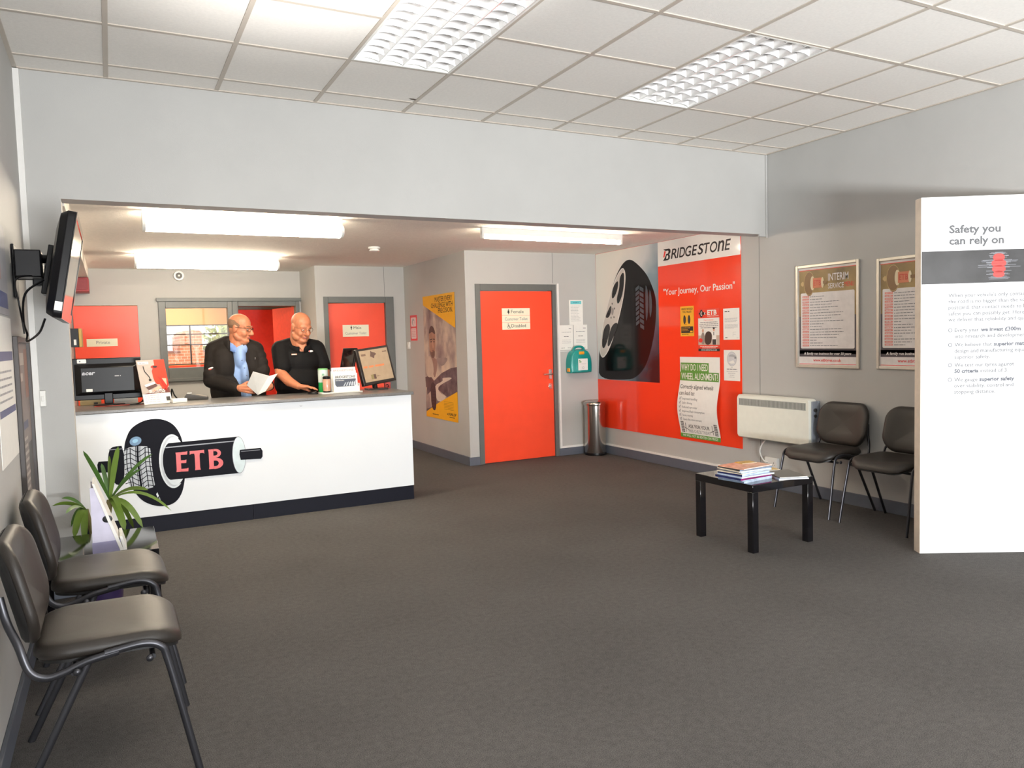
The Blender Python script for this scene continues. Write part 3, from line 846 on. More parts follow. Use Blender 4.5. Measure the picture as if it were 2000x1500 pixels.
mb.cyl((.1, .07, .075), (.17, .04, .07), .022); mb.box((.14, -.09, -.11), (.165, .11, .13), rot=Matrix.Rotation(rad(10.5), 3, 'Y'))
mb.build('wall_bracket', t, bevel=.004)
mb = MB(BLACK); mb.box((.02, -.12, -.03), (.13, -.0, .1)); mb.build('cable_box', t, bevel=.006)
mb = MB(BLACK)
mb.tube(catmull([(.14, -.2, -.05), (.07, -.28, -.12), (.05, -.2, -.24), (.055, -.12, -.3), (.06, -.2, -.335), (.12, -.36, -.3), (.15, -.42, -.24)], 6), .005, 8)
mb.tube(catmull([(.1, -.1, -.02), (.03, -.2, -.05), (.04, -.24, -.16), (.045, -.2, -.24), (.05, -.2, -.3)], 6), .004, 8)
mb.build('cable', t)

# ================================================================== RECEPTION COUNTER
YC = 6.573
t = thing('reception_counter', 'white fronted reception counter with grey worktop and a tyre and axle picture', 'counter', (0, YC, 0))
mb = MB(WORKTOP); mb.box((-.4, -.022, .958), (2.41, .68, .986)); mb.build('worktop', t, bevel=.006, seg=3)
mb = MB(WHITE); mb.box((-.4, .03, .1), (-.36, .66, .957)); mb.box((2.34, .03, 0), (2.385, .66, .957)); mb.box((-.36, .1, .06), (2.34, .12, .957)); mb.box((-.36, .1, .5), (2.34, .6, .52))
mb.build('carcass', t)
mb = MB(M('dark_kickboard', (15, 16, 30), .5, spec=.2)); mb.box((-.4, .006, 0), (.975, .03, .128)); mb.box((.978, .006, 0), (2.386, .03, .128)); mb.build('kickboard', t)
pr = Print(PANEL_WHITE)
pr.sheet(-.4, .129, 2.388, .957, t=.004)
pr.v = [(a, b+.004, c) for a, b, c in pr.v]; pr.base = 0.0
LB = M('logo_black', (14, 14, 24), .5, spec=.12); LS = M('logo_silver', (214, 220, 222), .3); LH = M('logo_sheen', (128, 130, 138), .25)
L = LOGO
pr.poly(L['shl'], LB, 1); pr.poly(smooth_pts(L['hub'], 1), LB, 2); pr.rect(-.055, .676, .04, .682, LH, 3)
pr.poly(smooth_pts(L['tyre'], 2), LB, 3)
pr.poly(smooth_pts(L['tread'], 1), M('logo_tread', (176, 180, 186), .3), 4)
def curve(pts, w, lay): pr.line([tuple(p)[:2] for p in catmull([(a, b, 0) for a, b in pts], 5)], w, LB, lay)
curve([(.142, .69), (.139, .6), (.143, .5), (.154, .35)], .014, 5); curve([(.128, .69), (.125, .6), (.129, .5), (.138, .35)], .004, 5); curve([(.158, .69), (.154, .6), (.157, .5), (.17, .35)], .004, 5)
for k in range(9):
    z = .375+k*.037
    c = .142+.00006*k
    curve([(c, z-.03), (c-.03, z-.012), (c-.055, z+.004), (c-.098, z-.006)], .0055, 5)
    curve([(c, z-.03), (c+.03, z-.012), (c+.055, z+.004), (c+.1, z-.006)], .0055, 5)
for dx, w in ((-.052, .006), (.052, .006)):
    curve([(.142+dx, .68), (.139+dx, .6), (.143+dx, .5), (.152+dx, .36)], w, 5)
curve([(.07, .69), (.062, .6), (.066, .5), (.09, .36)], .006, 5); curve([(.215, .69), (.218, .6), (.224, .5), (.238, .36)], .006, 5)
pr.poly([(.253, .30), (.262, .315), (.272, .285), (.263, .272)], LS, 4); pr.poly([(.268, .265), (.276, .278), (.284, .25), (.277, .24)], LH, 4)
pr.ellipse((.13, .73), .042, .034, M('logo_blue_glint', (58, 110, 150), .3), 4, rot=20); pr.ellipse((.128, .732), .02, .015, M('logo_blue_spark', (110, 170, 205), .3), 5, rot=20)
pr.ellipse((.385, .548), .098, .214, LS, 4, 40); pr.ellipse((.385, .548), .086, .2, M('logo_ring_inner', (186, 190, 194), .3), 5, 40)
pr.ellipse((.398, .548), .083, .192, LS, 6, 40)
pr.poly([(.392, .36), (.45, .37), (.466, .45), (.472, .57), (.466, .685), (.44, .76), (.43, .7), (.42, .55)], LB, 5)
cyl = arc((.372, .548), .058, 100, 260, 14, .148)
pr.poly([(.88, .401), (.88, .702)] + cyl, LB, 7)
pr.poly(L['hl'], LH, 8)
pr.ellipse((.884, .551), .053, .152, LH, 8, 40); pr.ellipse((.884, .551), .05, .148, M('logo_cap', (206, 220, 222), .3), 9, 40)
pr.poly(L['shaft'], LB, 10); pr.rect(.9, .575, 1.05, .58, LH, 11)
# the three letters, flared strokes
def stem(x0, x1, z0, z1): pr.poly([(x0-.003, z0), (x1+.004, z0), (x1, z0+.02), (x1, z1-.02), (x1+.004, z1), (x0-.003, z1), (x0, z1-.02), (x0, z0+.02)], CORAL, 9)
stem(.41, .444, .459, .615)
for z0, z1, x in ((.459, .481, .494), (.527, .549, .482), (.593, .615, .492)): pr.poly([(.444, z0), (x, z0-.002), (x+.003, z1+.004), (x-.01, z1), (.444, z1)], CORAL, 9)
stem(.547, .583, .46, .594); pr.poly([(.511, .586), (.52, .594), (.61, .594), (.619, .586), (.619, .617), (.511, .617)], CORAL, 9)
stem(.652, .687, .457, .616)
for (cz, rz, xo) in ((.5, .045, .759), (.581, .036, .745)):
    o = arc((.7, cz), xo-.7, -90, 90, 14, rz); i = arc((.7, cz), (xo-.7)*.42, 90, -90, 14, rz*.5)
    pr.poly([(.687, cz-rz)] + o + [(.687, cz+rz), (.687, cz+rz*.5)] + i + [(.687, cz-rz*.5)], CORAL, 9)
pr.line([(1.39, .921), (1.402, .917), (1.412, .92)], .003, GREYINK, 1)
pr.build('front_panel', t, smooth=False)

# ================================================================== WALL PRINTS AND NOTICES
def facing(name, label, cat, wall, u, z, group=None):
    """a thing on a wall: right wall (faces -x), left wall (faces +x), passage wall (-x) or a wall at y facing the room"""
    if wall == 'right': return thing(name, label, cat, (XR, u, z), -pi/2, group)
    if wall == 'passage': return thing(name, label, cat, (XD, u, z), -pi/2, group)
    if wall == 'left': return thing(name, label, cat, (XL, u, z), pi/2, group)
    if wall == 'toilet': return thing(name, label, cat, (u, YD, z), 0, group)
    if wall == 'washroom': return thing(name, label, cat, (u, YM, z), 0, group)
    if wall == 'back': return thing(name, label, cat, (u, YK, z), 0, group)

# big tyre maker's panel on the right wall (u = 7.913 - y)
t = facing('advertising_panel', 'large glossy red panel with a tyre picture and white slogan on the right wall', 'advertising panel', 'right', YD, 0)
RED_PANEL = M('red_acrylic_panel', (246, 66, 34), 0.1, var=.01, vscale=2, coat=.3)
pr = Print(RED_PANEL); pr.sheet(.004, .318, 2.45, 2.436, t=.006)
pr.build('backing_panel', t, smooth=False)
def u_(pts): return [(YD-a, b) for a, b in pts]
TYREBG = bpy.data.materials.new('tyre_print_backdrop'); TYREBG.use_nodes = True
_n = TYREBG.node_tree; _b = _n.nodes['Principled BSDF']; _b.inputs['Roughness'].default_value = .12; _b.inputs['Coat Weight'].default_value = .3
_tc = _n.nodes.new('ShaderNodeTexCoord'); _sx = _n.nodes.new('ShaderNodeSeparateXYZ'); _n.links.new(_tc.outputs['Object'], _sx.inputs[0])
_m1 = _n.nodes.new('ShaderNodeMapRange'); _m1.inputs['From Min'].default_value = .2; _m1.inputs['From Max'].default_value = 1.22; _n.links.new(_sx.outputs['X'], _m1.inputs['Value'])
_m2 = _n.nodes.new('ShaderNodeMapRange'); _m2.inputs['From Min'].default_value = 2.43; _m2.inputs['From Max'].default_value = .9; _n.links.new(_sx.outputs['Z'], _m2.inputs['Value'])
_ad = _n.nodes.new('ShaderNodeMath'); _ad.operation = 'ADD'; _n.links.new(_m1.outputs[0], _ad.inputs[0]); _n.links.new(_m2.outputs[0], _ad.inputs[1])
_ns = _n.nodes.new('ShaderNodeTexNoise'); _ns.inputs['Scale'].default_value = 2.5; _n.links.new(_tc.outputs['Object'], _ns.inputs['Vector'])
_a2 = _n.nodes.new('ShaderNodeMath'); _a2.operation = 'MULTIPLY_ADD'; _a2.inputs[1].default_value = .5; _n.links.new(_ns.outputs['Fac'], _a2.inputs[0]); _n.links.new(_ad.outputs[0], _a2.inputs[2])
_rp = _n.nodes.new('ShaderNodeValToRGB')
_st = [(0.3, (236, 232, 222)), (0.52, (204, 208, 208)), (0.66, (126, 148, 160)), (0.86, (62, 82, 98)), (1.0, (14, 20, 28))]
while len(_rp.color_ramp.elements) < len(_st): _rp.color_ramp.elements.new(.5)
for e, (p_, c_) in zip(_rp.color_ramp.elements, _st): e.position = p_*.99; e.color = lin(c_)
_dv = _n.nodes.new('ShaderNodeMath'); _dv.operation = 'DIVIDE'; _dv.inputs[1].default_value = 2.1
_n.links.new(_a2.outputs[0], _dv.inputs[0]); _n.links.new(_dv.outputs[0], _rp.inputs['Fac']); _n.links.new(_rp.outputs['Color'], _b.inputs['Base Color'])
PBLACK = M('print_black', (17, 14, 15), .12, var=.05, spec=.3)
PWHITE = M('print_white', (238, 236, 230), .14, var=.01, coat=.3)
pr = Print(TYREBG); pr.base = .0064
pr.rect(.006, .905, 1.214, 2.434, TYREBG, 0)
pr.poly([(max(.008, a), max(.907, b)) for a, b in smooth_pts(u_(BIG['tyre']), 2)], PBLACK, 1)
pr.poly(smooth_pts(u_(BIG['sidewall']), 2), M('print_sidewall', (26, 23, 24), .15, spec=.3), 2)
pr.poly(smooth_pts(u_(BIG['rim']), 2), M('print_alloy', (206, 200, 192), .15, var=.05, vscale=6, coat=.3), 3)
for k_, h in enumerate(BIG['holes']): pr.poly(smooth_pts(u_(h), 2), M('print_dark_gap', (38, 36, 36), .15, spec=.3), 4+k_*.25)
hx, hz = YD-BIG['hubc'][0][0], BIG['hubc'][0][1]
pr.ellipse((hx+.005, hz), .022, .045, M('print_hub', (150, 146, 142), .15), 6, rot=-15)
for a in range(5): pr.ellipse((hx+.05*cos(rad(a*72+20)), hz+.09*sin(rad(a*72+20))), .008, .013, M('print_dark_gap', (38, 36, 36)), 6.5)
rimc = u_(BIG['rim'])
pr.line(smooth_pts(rimc, 2)+[smooth_pts(rimc, 2)[0]], .012, PWHITE, 4)
TG = M('print_tread_grey', (74, 82, 90), .15, var=.1, spec=.3)
for i, h in enumerate(BIG['tread']):
    pts = u_(h)
    if i < 2:
        xa = min(p[0] for p in pts); xb = max(p[0] for p in pts); za = min(p[1] for p in pts); zb = max(p[1] for p in pts)
        k = 8
        for q in range(k):
            z0 = za+(zb-za)*q/k; h2 = (zb-za)/k*.72
            s = .03 if i == 0 else -.03
            pr.poly([(xa+.006, z0), (xb-.006, z0+s), (xb-.006, z0+h2+s), (xa+.006, z0+h2)], TG, 3)
    else:
        pr.poly(smooth_pts(pts, 1), TG, 3)
pr.build('tyre_picture', t, smooth=False)
pr = Print(PWHITE); pr.base = .0064
pr.rect(1.214, 2.173, 2.448, 2.434, PWHITE, 0)
LOGOK = M('logo_dark', (40, 36, 38), .2)
def stretched(txt, x, z, w, h, shear, bold, mat, lay=1):
    pr.text(txt, x, z, h, mat, lay, bold=bold, shear=shear, width=w)
x = 1.308
pr.poly([(x-.008, 2.226), (x+.075, 2.226), (x+.105, 2.238), (x+.112, 2.27), (x+.098, 2.286), (x+.12, 2.305), (x+.122, 2.332), (x+.1, 2.348), (x+.0, 2.348), (x+.02, 2.337), (x+.042, 2.328), (x+.082, 2.328), (x+.088, 2.316), (x+.078, 2.297), (x+.05, 2.295), (x+.03, 2.262)], LOGOK, 1)
pr.poly([(x+.05, 2.243), (x+.078, 2.245), (x+.083, 2.27), (x+.072, 2.28), (x+.056, 2.276)], PWHITE, 2)
pr.poly([(x-.002, 2.262), (x+.02, 2.262), (x+.045, 2.322), (x+.02, 2.33)], REDINK, 2)
xx = x+.125
for ch, w in (('R', .098), ('I', .038), ('D', .098), ('G', .1), ('E', .09), ('S', .098), ('T', .088), ('O', .106), ('n', .1), ('E', .09)):
    vs, fs, nw = glyphs(ch, .014, .22, 5)
    hh = .1
    if ch == 'n':
        top = max(b for a, b in vs); hh = .1/top
    pr.text(ch, xx, 2.236, hh, LOGOK, 1, bold=.014, shear=.22, width=w*.98, res=5)
    xx += w*.985
pr.build('name_board', t, smooth=False)
pr = Print(PWHITE); pr.base = .0064
pr.text('"Your Journey, Our Passion"', 1.3, 1.858, .064, PWHITE, 0, bold=.008, width=1.07, res=4)
pr.build('slogan', t, smooth=False)

# notices on the red panel
def on_panel(name, label, cat, y, z, t_=.0085): 
    o = thing(name, label, cat, (XR-t_, y, z), -pi/2, 'notices stuck on the red panel'); return o
def finish(pr, name, o): pr.build(name, o, smooth=False)
YELLOW = M('poster_yellow', (240, 176, 40), .45, var=.03)
o = on_panel('leaflet', 'small yellow leaflet with two black tyres on the red panel', 'leaflet', 6.337, 1.41)
pr = Print(YELLOW); pr.sheet(0, 0, .21, .312, .001, YELLOW)
pr.text('WHICH WOULD', .105, .272, .021, INK, 1, bold=.02, align='c', width=.176); pr.text('YOU TRUST?', .105, .243, .019, INK, 1, bold=.02, align='c', width=.14)
for x in (.066, .136): pr.ellipse((x, .173), .02, .046, INK, 1); pr.ellipse((x-.004, .173), .008, .038, DARKGREY, 2)
pr.scribble(.05, .1, .118, .006, INK, 1, 1)
pr.rect(.012, .034, .198, .102, INK, 1); pr.scribble(.02, .15, .085, .008, YELLOW, 2, 2); pr.scribble(.02, .12, .068, .006, YELLOW, 2, 3); pr.scribble(.02, .13, .055, .006, YELLOW, 2, 4); pr.rect(.15, .04, .19, .056, YELLOW, 2); pr.scribble(.02, .13, .018, .009, INK, 1, 5)
finish(pr, 'sheet', o)
o = on_panel('customer_poster', 'red and white customer poster with a car photograph on the red panel', 'poster', 6.066, 1.255)
pr = Print(PWHITE); RP = M('poster_red', (228, 62, 36), .35)
pr.sheet(0, 0, .316, .428, .001, RP)
pr.text('ETB', .14, .365, .046, PWHITE, 1, bold=.03, width=.135); pr.scribble(.14, .3, .349, .008, PWHITE, 1, 8)
pr.ellipse((.052, .38), .024, .04, INK, 1); pr.ellipse((.056, .38), .012, .022, PWHITE, 2); pr.rect(.056, .368, .105, .394, INK, 3); pr.ellipse((.105, .381), .008, .013, PWHITE, 4); pr.rect(.106, .377, .125, .385, INK, 5); pr.rect(.015, .374, .03, .388, INK, 1)
pr.rect(.005, .064, .312, .334, PWHITE, 1)
pr.text('Dear Customer', .16, .308, .013, REDINK, 2, align='c', width=.14)
for i, w in enumerate((.25, .27, .27, .24)): pr.scribble(.16-w/2, .16+w/2, .288-i*.018, .01, GREYINK, 2, 20+i)
pr.rect(.005, .064, .312, .16, M('poster_workshop', (196, 176, 160), .4), 2)
pr.poly(smooth_pts([(.1, .066), (.1, .16), (.13, .2), (.18, .2), (.21, .165), (.19, .066)], 2), M('poster_car', (56, 44, 40), .4), 3)
pr.poly(smooth_pts([(.05, .07), (.045, .16), (.075, .2), (.1, .17), (.1, .07)], 2), M('poster_grey_figure', (150, 136, 128), .4), 4); pr.ellipse((.075, .208), .014, .018, M('poster_skin', (206, 160, 136), .4), 4)
pr.ellipse((.04, .11), .03, .022, REDINK, 5)
pr.poly([(.205, .066), (.21, .18), (.24, .196), (.268, .18), (.27, .066)], PAPER, 4); pr.ellipse((.235, .216), .013, .018, M('poster_skin', (206, 160, 136)), 5); pr.ellipse((.235, .229), .014, .01, INK, 6); pr.rect(.228, .16, .238, .194, INK, 5); pr.rect(.212, .066, .265, .12, DARKGREY, 5)
pr.scribble(.03, .29, .046, .009, PWHITE, 1, 31); pr.scribble(.06, .26, .031, .008, PWHITE, 1, 32)
pr.rect(.005, .0, .312, .027, INK, 1); pr.text('www.etbtyres.co.uk', .16, .008, .014, PWHITE, 2, bold=.02, align='c', width=.23)
finish(pr, 'sheet', o)
o = on_panel('letter', 'white typed letter at the upper right edge of the red panel', 'letter', 5.7, 1.368)
pr = Print(PAPER); pr.sheet(0, 0, .217, .303, .001, PAPER)
pr.scribble(.02, .085, .27, .014, INK, 1, 41); 
for i in range(4): pr.scribble(.02, .19-.02*(i == 3), .205-i*.011, .006, MIDINK, 1, 42+i)
for i in range(5): pr.scribble(.02, .195-.05*(i == 4), .145-i*.009, .005, MIDINK, 1, 50+i)
pr.rect(.13, .03, .132, .075, MIDINK, 1); pr.rect(.13, .073, .175, .075, MIDINK, 1); pr.scribble(.135, .172, .05, .005, MIDINK, 1, 57)
pr.scribble(.025, .055, .018, .01, INK, 1, 58); pr.scribble(.18, .2, .015, .005, GREYINK, 1, 59)
finish(pr, 'sheet', o)
o = on_panel('notice', 'white notice with a round grey drawing low on the red panel edge', 'notice', 5.698, .97)
pr = Print(PAPER); pr.sheet(0, 0, .217, .298, .001, PAPER)
pr.ellipse((.11, .212), .064, .07, M('drawing_grey', (206, 206, 208), .6), 1); pr.ring((.11, .212), .064, .003, MIDINK, 2, 32, .07)
pr.poly(smooth_pts([(.055, .235), (.11, .262), (.165, .24), (.17, .225), (.1, .235)], 1), MIDINK, 2); pr.rect(.145, .215, .17, .23, GREYINK, 3); pr.poly([(.06, .18), (.1, .165), (.15, .17), (.13, .2)], PAPER, 2)
pr.scribble(.095, .12, .13, .006, GREYINK, 1, 60); pr.scribble(.04, .18, .108, .012, GREYINK, 1, 61)
for i, w in enumerate((.15, .1, .06, .07)): pr.scribble(.11-w/2, .11+w/2, .088-i*.018, .007, MIDINK, 1, 62+i)
finish(pr, 'sheet', o)
# curling wheel alignment poster
GREEN = M('poster_green', (92, 150, 58), .45, var=.03)
o = on_panel('wheel_alignment_poster', 'long white and green wheel alignment poster curling at its lower half', 'poster', 6.35, .35)
def curl(u, v):
    q = max(0.0, 1-v/.62)
    return (-.02*sin(pi*min(1, q*1.1)), .004+.03*sin(pi*min(1, q))**2)
pr = Print(PAPER, warp=curl, step=.0009); pr.sheet(0, 0, .6, .845, .001, PAPER)
pr.rect(.012, .69, .44, .785, GREEN, 1); pr.rect(.0, .598, .585, .69, GREEN, 1)
pr.text('WHY DO I NEED', .022, .705, .066, PAPER, 2, bold=.006, width=.405); pr.text('WHEEL ALIGNMENT?', .022, .612, .066, PAPER, 2, bold=.006, width=.55)
pr.text('Correctly aligned wheels', .018, .515, .043, DARKGREY, 1, bold=.008, width=.5); pr.text('can lead to:', .018, .448, .043, DARKGREY, 1, bold=.008, width=.235)
for i, s in enumerate(('Improved handling', 'Safer driving', 'Reduced tyre wear', 'Improved fuel consumption', 'Saves money', 'Saves the environment')):
    z = .398-i*.043
    pr.line([(.03, z), (.055, z), (.055, z+.024), (.03, z+.024), (.03, z)], .0035, MIDINK, 1); pr.line([(.034, z+.014), (.041, z+.006), (.06, z+.032)], .005, GREYINK, 2)
    pr.text(s, .078, z, .023, GREYINK, 1, sx=.92)
pr.text('ASK FOR YOUR', .3, .105, .036, DARKGREY, 1.4, bold=.006, align='c', width=.32); pr.text('FREE CHECK TODAY', .3, .058, .03, GREYINK, 1, bold=.006, align='c', width=.33)
for x, s in ((.05, 1), (.55, -1)):
    for k in range(7):
        for q in range(3): pr.rect(x-.022+q*.016, .055+k*.017, x-.022+q*.016+.012, .055+k*.017+.012, INK, 1)
    pr.line([(x+s*.045, .06), (x+s*.05, .155)], .006, INK, 1); pr.line([(x+s*.03, .105), (x+s*.085, .085)], .006, INK, 1)
pr.rect(.0, .0, .6, .042, GREEN, 1); pr.text('WE WILL NOT BE BEATEN ON PRICE!', .3, .01, .024, PAPER, 2, bold=.008, align='c', width=.53)
finish(pr, 'sheet', o)

# notices and signs on other walls
def notice(label, u, z, w, h, seed, band=None, strip=None):
    o = facing('notice', label, 'notice', 'toilet', u, z, 'white notices beside the toilet door')
    pr = Print(PAPER); pr.sheet(0, 0, w, h, .0015, PAPER)
    if band: pr.rect(.02, h-.05, w-.02, h-.012, band, 1); pr.scribble(.06, w-.06, h-.037, .012, M('dark_teal_ink', (40, 120, 140), .5), 2, seed)
    r = random.Random(seed)
    if band:
        for i in range(11): pr.scribble(.022, w-.03-r.random()*.05, h-.075-i*.018, .007, MIDINK, 1, seed+i)
    else:
        pr.scribble(w-.06, w-.02, h-.045, .012, GREYINK, 1, seed); pr.scribble(.03, w-.03, h-.085, .008, GREYINK, 1, seed+1); pr.scribble(.06, w-.06, h-.14, .01, DARKGREY, 1, seed+2)
        for i in range(3): pr.scribble(.03, w-.03, h-.18-i*.018, .006, MIDINK, 1, seed+3+i)
        pr.scribble(.02, .07, .02, .008, GREYINK, 1, seed+9); pr.scribble(w-.08, w-.03, .02, .008, GREYINK, 1, seed+10)
    finish(pr, 'sheet', o); return o
notice('white notice with a turquoise heading above the two typed certificates', 4.93, 1.58, .195, .3, 100, M('turquoise', (110, 200, 206), .5))
notice('white typed certificate beside the toilet door frame, left of the pair', 4.787, 1.28, .19, .297, 120)
notice('white typed certificate right of its twin above the first aid box', 4.99, 1.283, .192, .297, 140)
mb = MB(TRUNK); mb.box((4.79, YD-.006, 1.262), (4.97, YD, 1.27)); struct('trim_12', mb)
def plaque(name, label, wall, u, z, w, h): 
    o = facing(name, label, 'sign', wall, u, z); o.location.y -= .0
    return o
def man(pr, x, z, h, mat, lay=1):
    pr.ellipse((x, z+h*.9), h*.1, h*.1, mat, lay, 16); pr.poly([(x-h*.17, z+h*.76), (x+h*.17, z+h*.76), (x+h*.19, z+h*.38), (x+h*.09, z+h*.38), (x+h*.08, z), (x-h*.08, z), (x-h*.09, z+h*.38), (x-h*.19, z+h*.38)], mat, lay)
SIGNW = M('sign_cream', (236, 232, 208), .4, var=.01)
yl = YD+.006
for name, label, z, txt in (('door_sign', 'cream Female sign, topmost of three on the toilet door', 1.706, 'Female'), ('door_sign', 'cream Customer Toilet sign, middle of three on the toilet door', 1.623, 'Customer Toilet'), ('door_sign', 'cream Disabled sign, lowest of three on the toilet door', 1.54, 'Disabled')):
    o = thing(name, label, 'sign', (4.02, yl-.0005, z), 0, 'three signs on the toilet door')
    pr = Print(SIGNW); pr.sheet(0, 0, .368, .08, .003, SIGNW)
    if txt == 'Customer Toilet': pr.text(txt, .184, .024, .033, GREYINK, 1, align='c', width=.3)
    else: pr.text(txt, .12, .024, .037, DARKGREY, 1, width=.165 if txt == 'Female' else .19)
    if txt == 'Female':
        pr.ellipse((.085, .066), .006, .006, INK, 1, 14); pr.poly([(.078, .058), (.092, .058), (.1, .03), (.092, .03), (.089, .012), (.081, .012), (.078, .03), (.07, .03)], INK, 1)
    if txt == 'Disabled':
        pr.ring((.082, .03), .017, .004, INK, 1); pr.ellipse((.077, .066), .005, .005, INK, 1, 12); pr.line([(.077, .06), (.079, .036), (.096, .036), (.104, .016), (.11, .018)], .005, INK, 1); pr.line([(.078, .05), (.094, .05)], .004, INK, 1)
    finish(pr, 'plate', o)
o = thing('door_sign', 'cream Male Customer Toilet sign on the door behind the counter', 'sign', (2.707, YM+.0295, 1.517))
pr = Print(SIGNW); pr.sheet(0, 0, .352, .155, .003, SIGNW); man(pr, .115, .09, .055, INK); pr.text('Male', .145, .098, .036, DARKGREY, 1, width=.105); pr.text('Customer Toilet', .176, .028, .034, GREYINK, 1, align='c', width=.285); finish(pr, 'plate', o)
o = thing('door_sign', 'cream Private sign on the red door in the back wall', 'sign', (-.262, YK+.0035, 1.478))
pr = Print(SIGNW); pr.sheet(0, 0, .34, .095, .003, SIGNW); pr.text('Private', .18, .03, .04, GREYINK, 1, align='c', width=.15); finish(pr, 'plate', o)
o = facing('fire_notice', 'narrow red and white fire action notice on the passage wall', 'notice', 'passage', 9.728, 1.442)
pr = Print(REDINK); pr.sheet(0, 0, .25, .335, .003, M('notice_red', (216, 66, 70), .45)); PK = M('notice_pale', (232, 206, 206), .5)
pr.poly(rrect(.03, .185, .22, .305, .02), PK, 1); pr.poly(rrect(.03, .025, .22, .165, .02), PK, 1)
pr.ellipse((.12, .245), .05, .045, MIDINK, 2); pr.ellipse((.135, .235), .03, .03, PK, 3)
for i in range(5): pr.scribble(.05, .2, .14-i*.022, .01, M('notice_pink', (206, 150, 150), .5), 2, 200+i)
finish(pr, 'sheet', o)
o = facing('light_switch', 'white light switch on the passage wall below the fire notice', 'light switch', 'passage', 9.845, 1.335)
mb = MB(WHITE); mb.box((0, -.012, 0), (.088, 0, .088)); mb.build('plate', o, bevel=.003); mb = MB(WHITE); mb.box((.034, -.018, .03), (.054, -.011, .058)); mb.build('rocker', o, bevel=.002)

# tall yellow poster on the passage wall (u = 9.234 - y)
o = facing('yellow_poster', 'tall yellow tyre poster with a cloudy mountain road on the passage wall', 'poster', 'passage', 9.234, 0); o.location.x -= .0015
CLOUD = ramp_material('poster_clouds', [(.3, (104, 92, 96)), (.45, (150, 136, 132)), (.58, (198, 182, 166)), (.72, (226, 210, 184))], scale=(2.2, 1, 1.6), nscale=1.6, rough=.45, detail=8)
ROCK = ramp_material('poster_rock', [(.35, (66, 58, 66)), (.55, (98, 90, 94)), (.72, (140, 130, 130))], nscale=9, rough=.45, detail=8)
PY = M('poster_gold', (242, 178, 26), .45, var=.03)
v_ = lambda k: [(9.234-a, b) for a, b in YEL[k]]
pr = Print(CLOUD); pr.sheet(0, .468, 1.022, 1.996, .002, CLOUD)
pr.poly([(.0, .468), (1.022, .468), (1.022, .84), (.29, .62), (.0, .56)], ROCK, 1)
pr.poly(smooth_pts(v_('mist'), 1), M('poster_mist_grey', (142, 128, 126), .5, var=.25, vscale=6), 1)
pr.poly(v_('hill'), ROCK, 2)
pr.poly([(0, .97), (.17, 1.0), (.3, .93), (.28, .86), (.02, .84)], M('poster_moor', (92, 76, 76), .5, var=.2, vscale=10), 2.3)
pr.poly(smooth_pts(v_('road'), 1), M('poster_road', (214, 200, 186), .5), 3.2)
pr.poly(smooth_pts([(.2, 1.26), (.32, 1.22), (.44, 1.2), (.4, 1.05), (.3, .94)], 2), M('poster_neck', (150, 122, 112), .5, var=.12, vscale=12), 2.6)
pr.poly(smooth_pts([(.04, 1.24), (.26, 1.24), (.32, 1.0), (.1, .96), (.03, 1.05)], 2), M('poster_pale_mist', (196, 180, 164), .5, var=.14, vscale=6), 2.8)
SK = M('poster_face', (164, 126, 106), .5, var=.14, vscale=9); DK = M('poster_hair', (70, 52, 50), .5, var=.2, vscale=14)
pr.poly(smooth_pts(v_('head'), 2), SK, 3.5); pr.poly(smooth_pts(v_('hair'), 1), DK, 4); pr.poly(smooth_pts(v_('beard'), 1), M('poster_beard', (104, 78, 70), .5, var=.2, vscale=20), 4.2)
pr.poly([(.205, 1.455), (.285, 1.462), (.285, 1.447), (.21, 1.44)], DK, 5); pr.poly([(.31, 1.462), (.375, 1.458), (.372, 1.444), (.312, 1.448)], DK, 5)
pr.poly([(.22, 1.428), (.275, 1.432), (.27, 1.416), (.225, 1.413)], DK, 5); pr.poly([(.32, 1.43), (.365, 1.428), (.36, 1.413), (.322, 1.415)], DK, 5)
pr.poly([(.285, 1.43), (.305, 1.43), (.325, 1.355), (.305, 1.345), (.285, 1.352)], M('poster_nose', (190, 150, 126), .5), 5); pr.poly([(.262, 1.318), (.33, 1.322), (.325, 1.306), (.268, 1.302)], M('poster_lips', (132, 86, 78), .5), 5)
pr.poly(smooth_pts(v_('tyre'), 2), M('poster_tyre', (58, 50, 54), .5, var=.25, vscale=30), 3.8)
pr.poly([(0, 1.996), (1.022, 1.996), (1.022, 1.575), (.01, 1.888)], PY, 4); pr.poly([(0, .468), (1.022, .468), (1.022, .832), (.42, .664), (.01, .53)], PY, 5)
pr.poly(smooth_pts([(.18, .75), (.36, .8), (.355, .64), (.32, .565), (.24, .56), (.185, .64)], 2), M('poster_tyre', (58, 50, 54)), 6)
for i in range(6): pr.rect(.2, .6+i*.04, .345, .606+i*.04, INK, 7)
pr.text('MASTER EVERY', .955, 1.908, .058, INK, 7, align='r', width=.54); pr.text('CHALLENGE WITH', .965, 1.838, .058, INK, 7, align='r', width=.68); pr.text('PRECISION.', .965, 1.77, .058, INK, 7, align='r', width=.45)
for i in range(6): pr.scribble(.6, .9, .69-i*.018, .008, M('poster_olive_ink', (150, 108, 24), .5), 6, 300+i)
pr.scribble(.22, .42, .51, .015, INK, 6, 310)
pr.text('DUNLOP', .73, .535, .03, INK, 6, bold=.03, shear=.25, width=.24); pr.poly([(.69, .545), (.72, .536), (.725, .56)], INK, 6); pr.scribble(.76, .93, .51, .012, INK, 6, 311)
finish(pr, 'sheet', o)

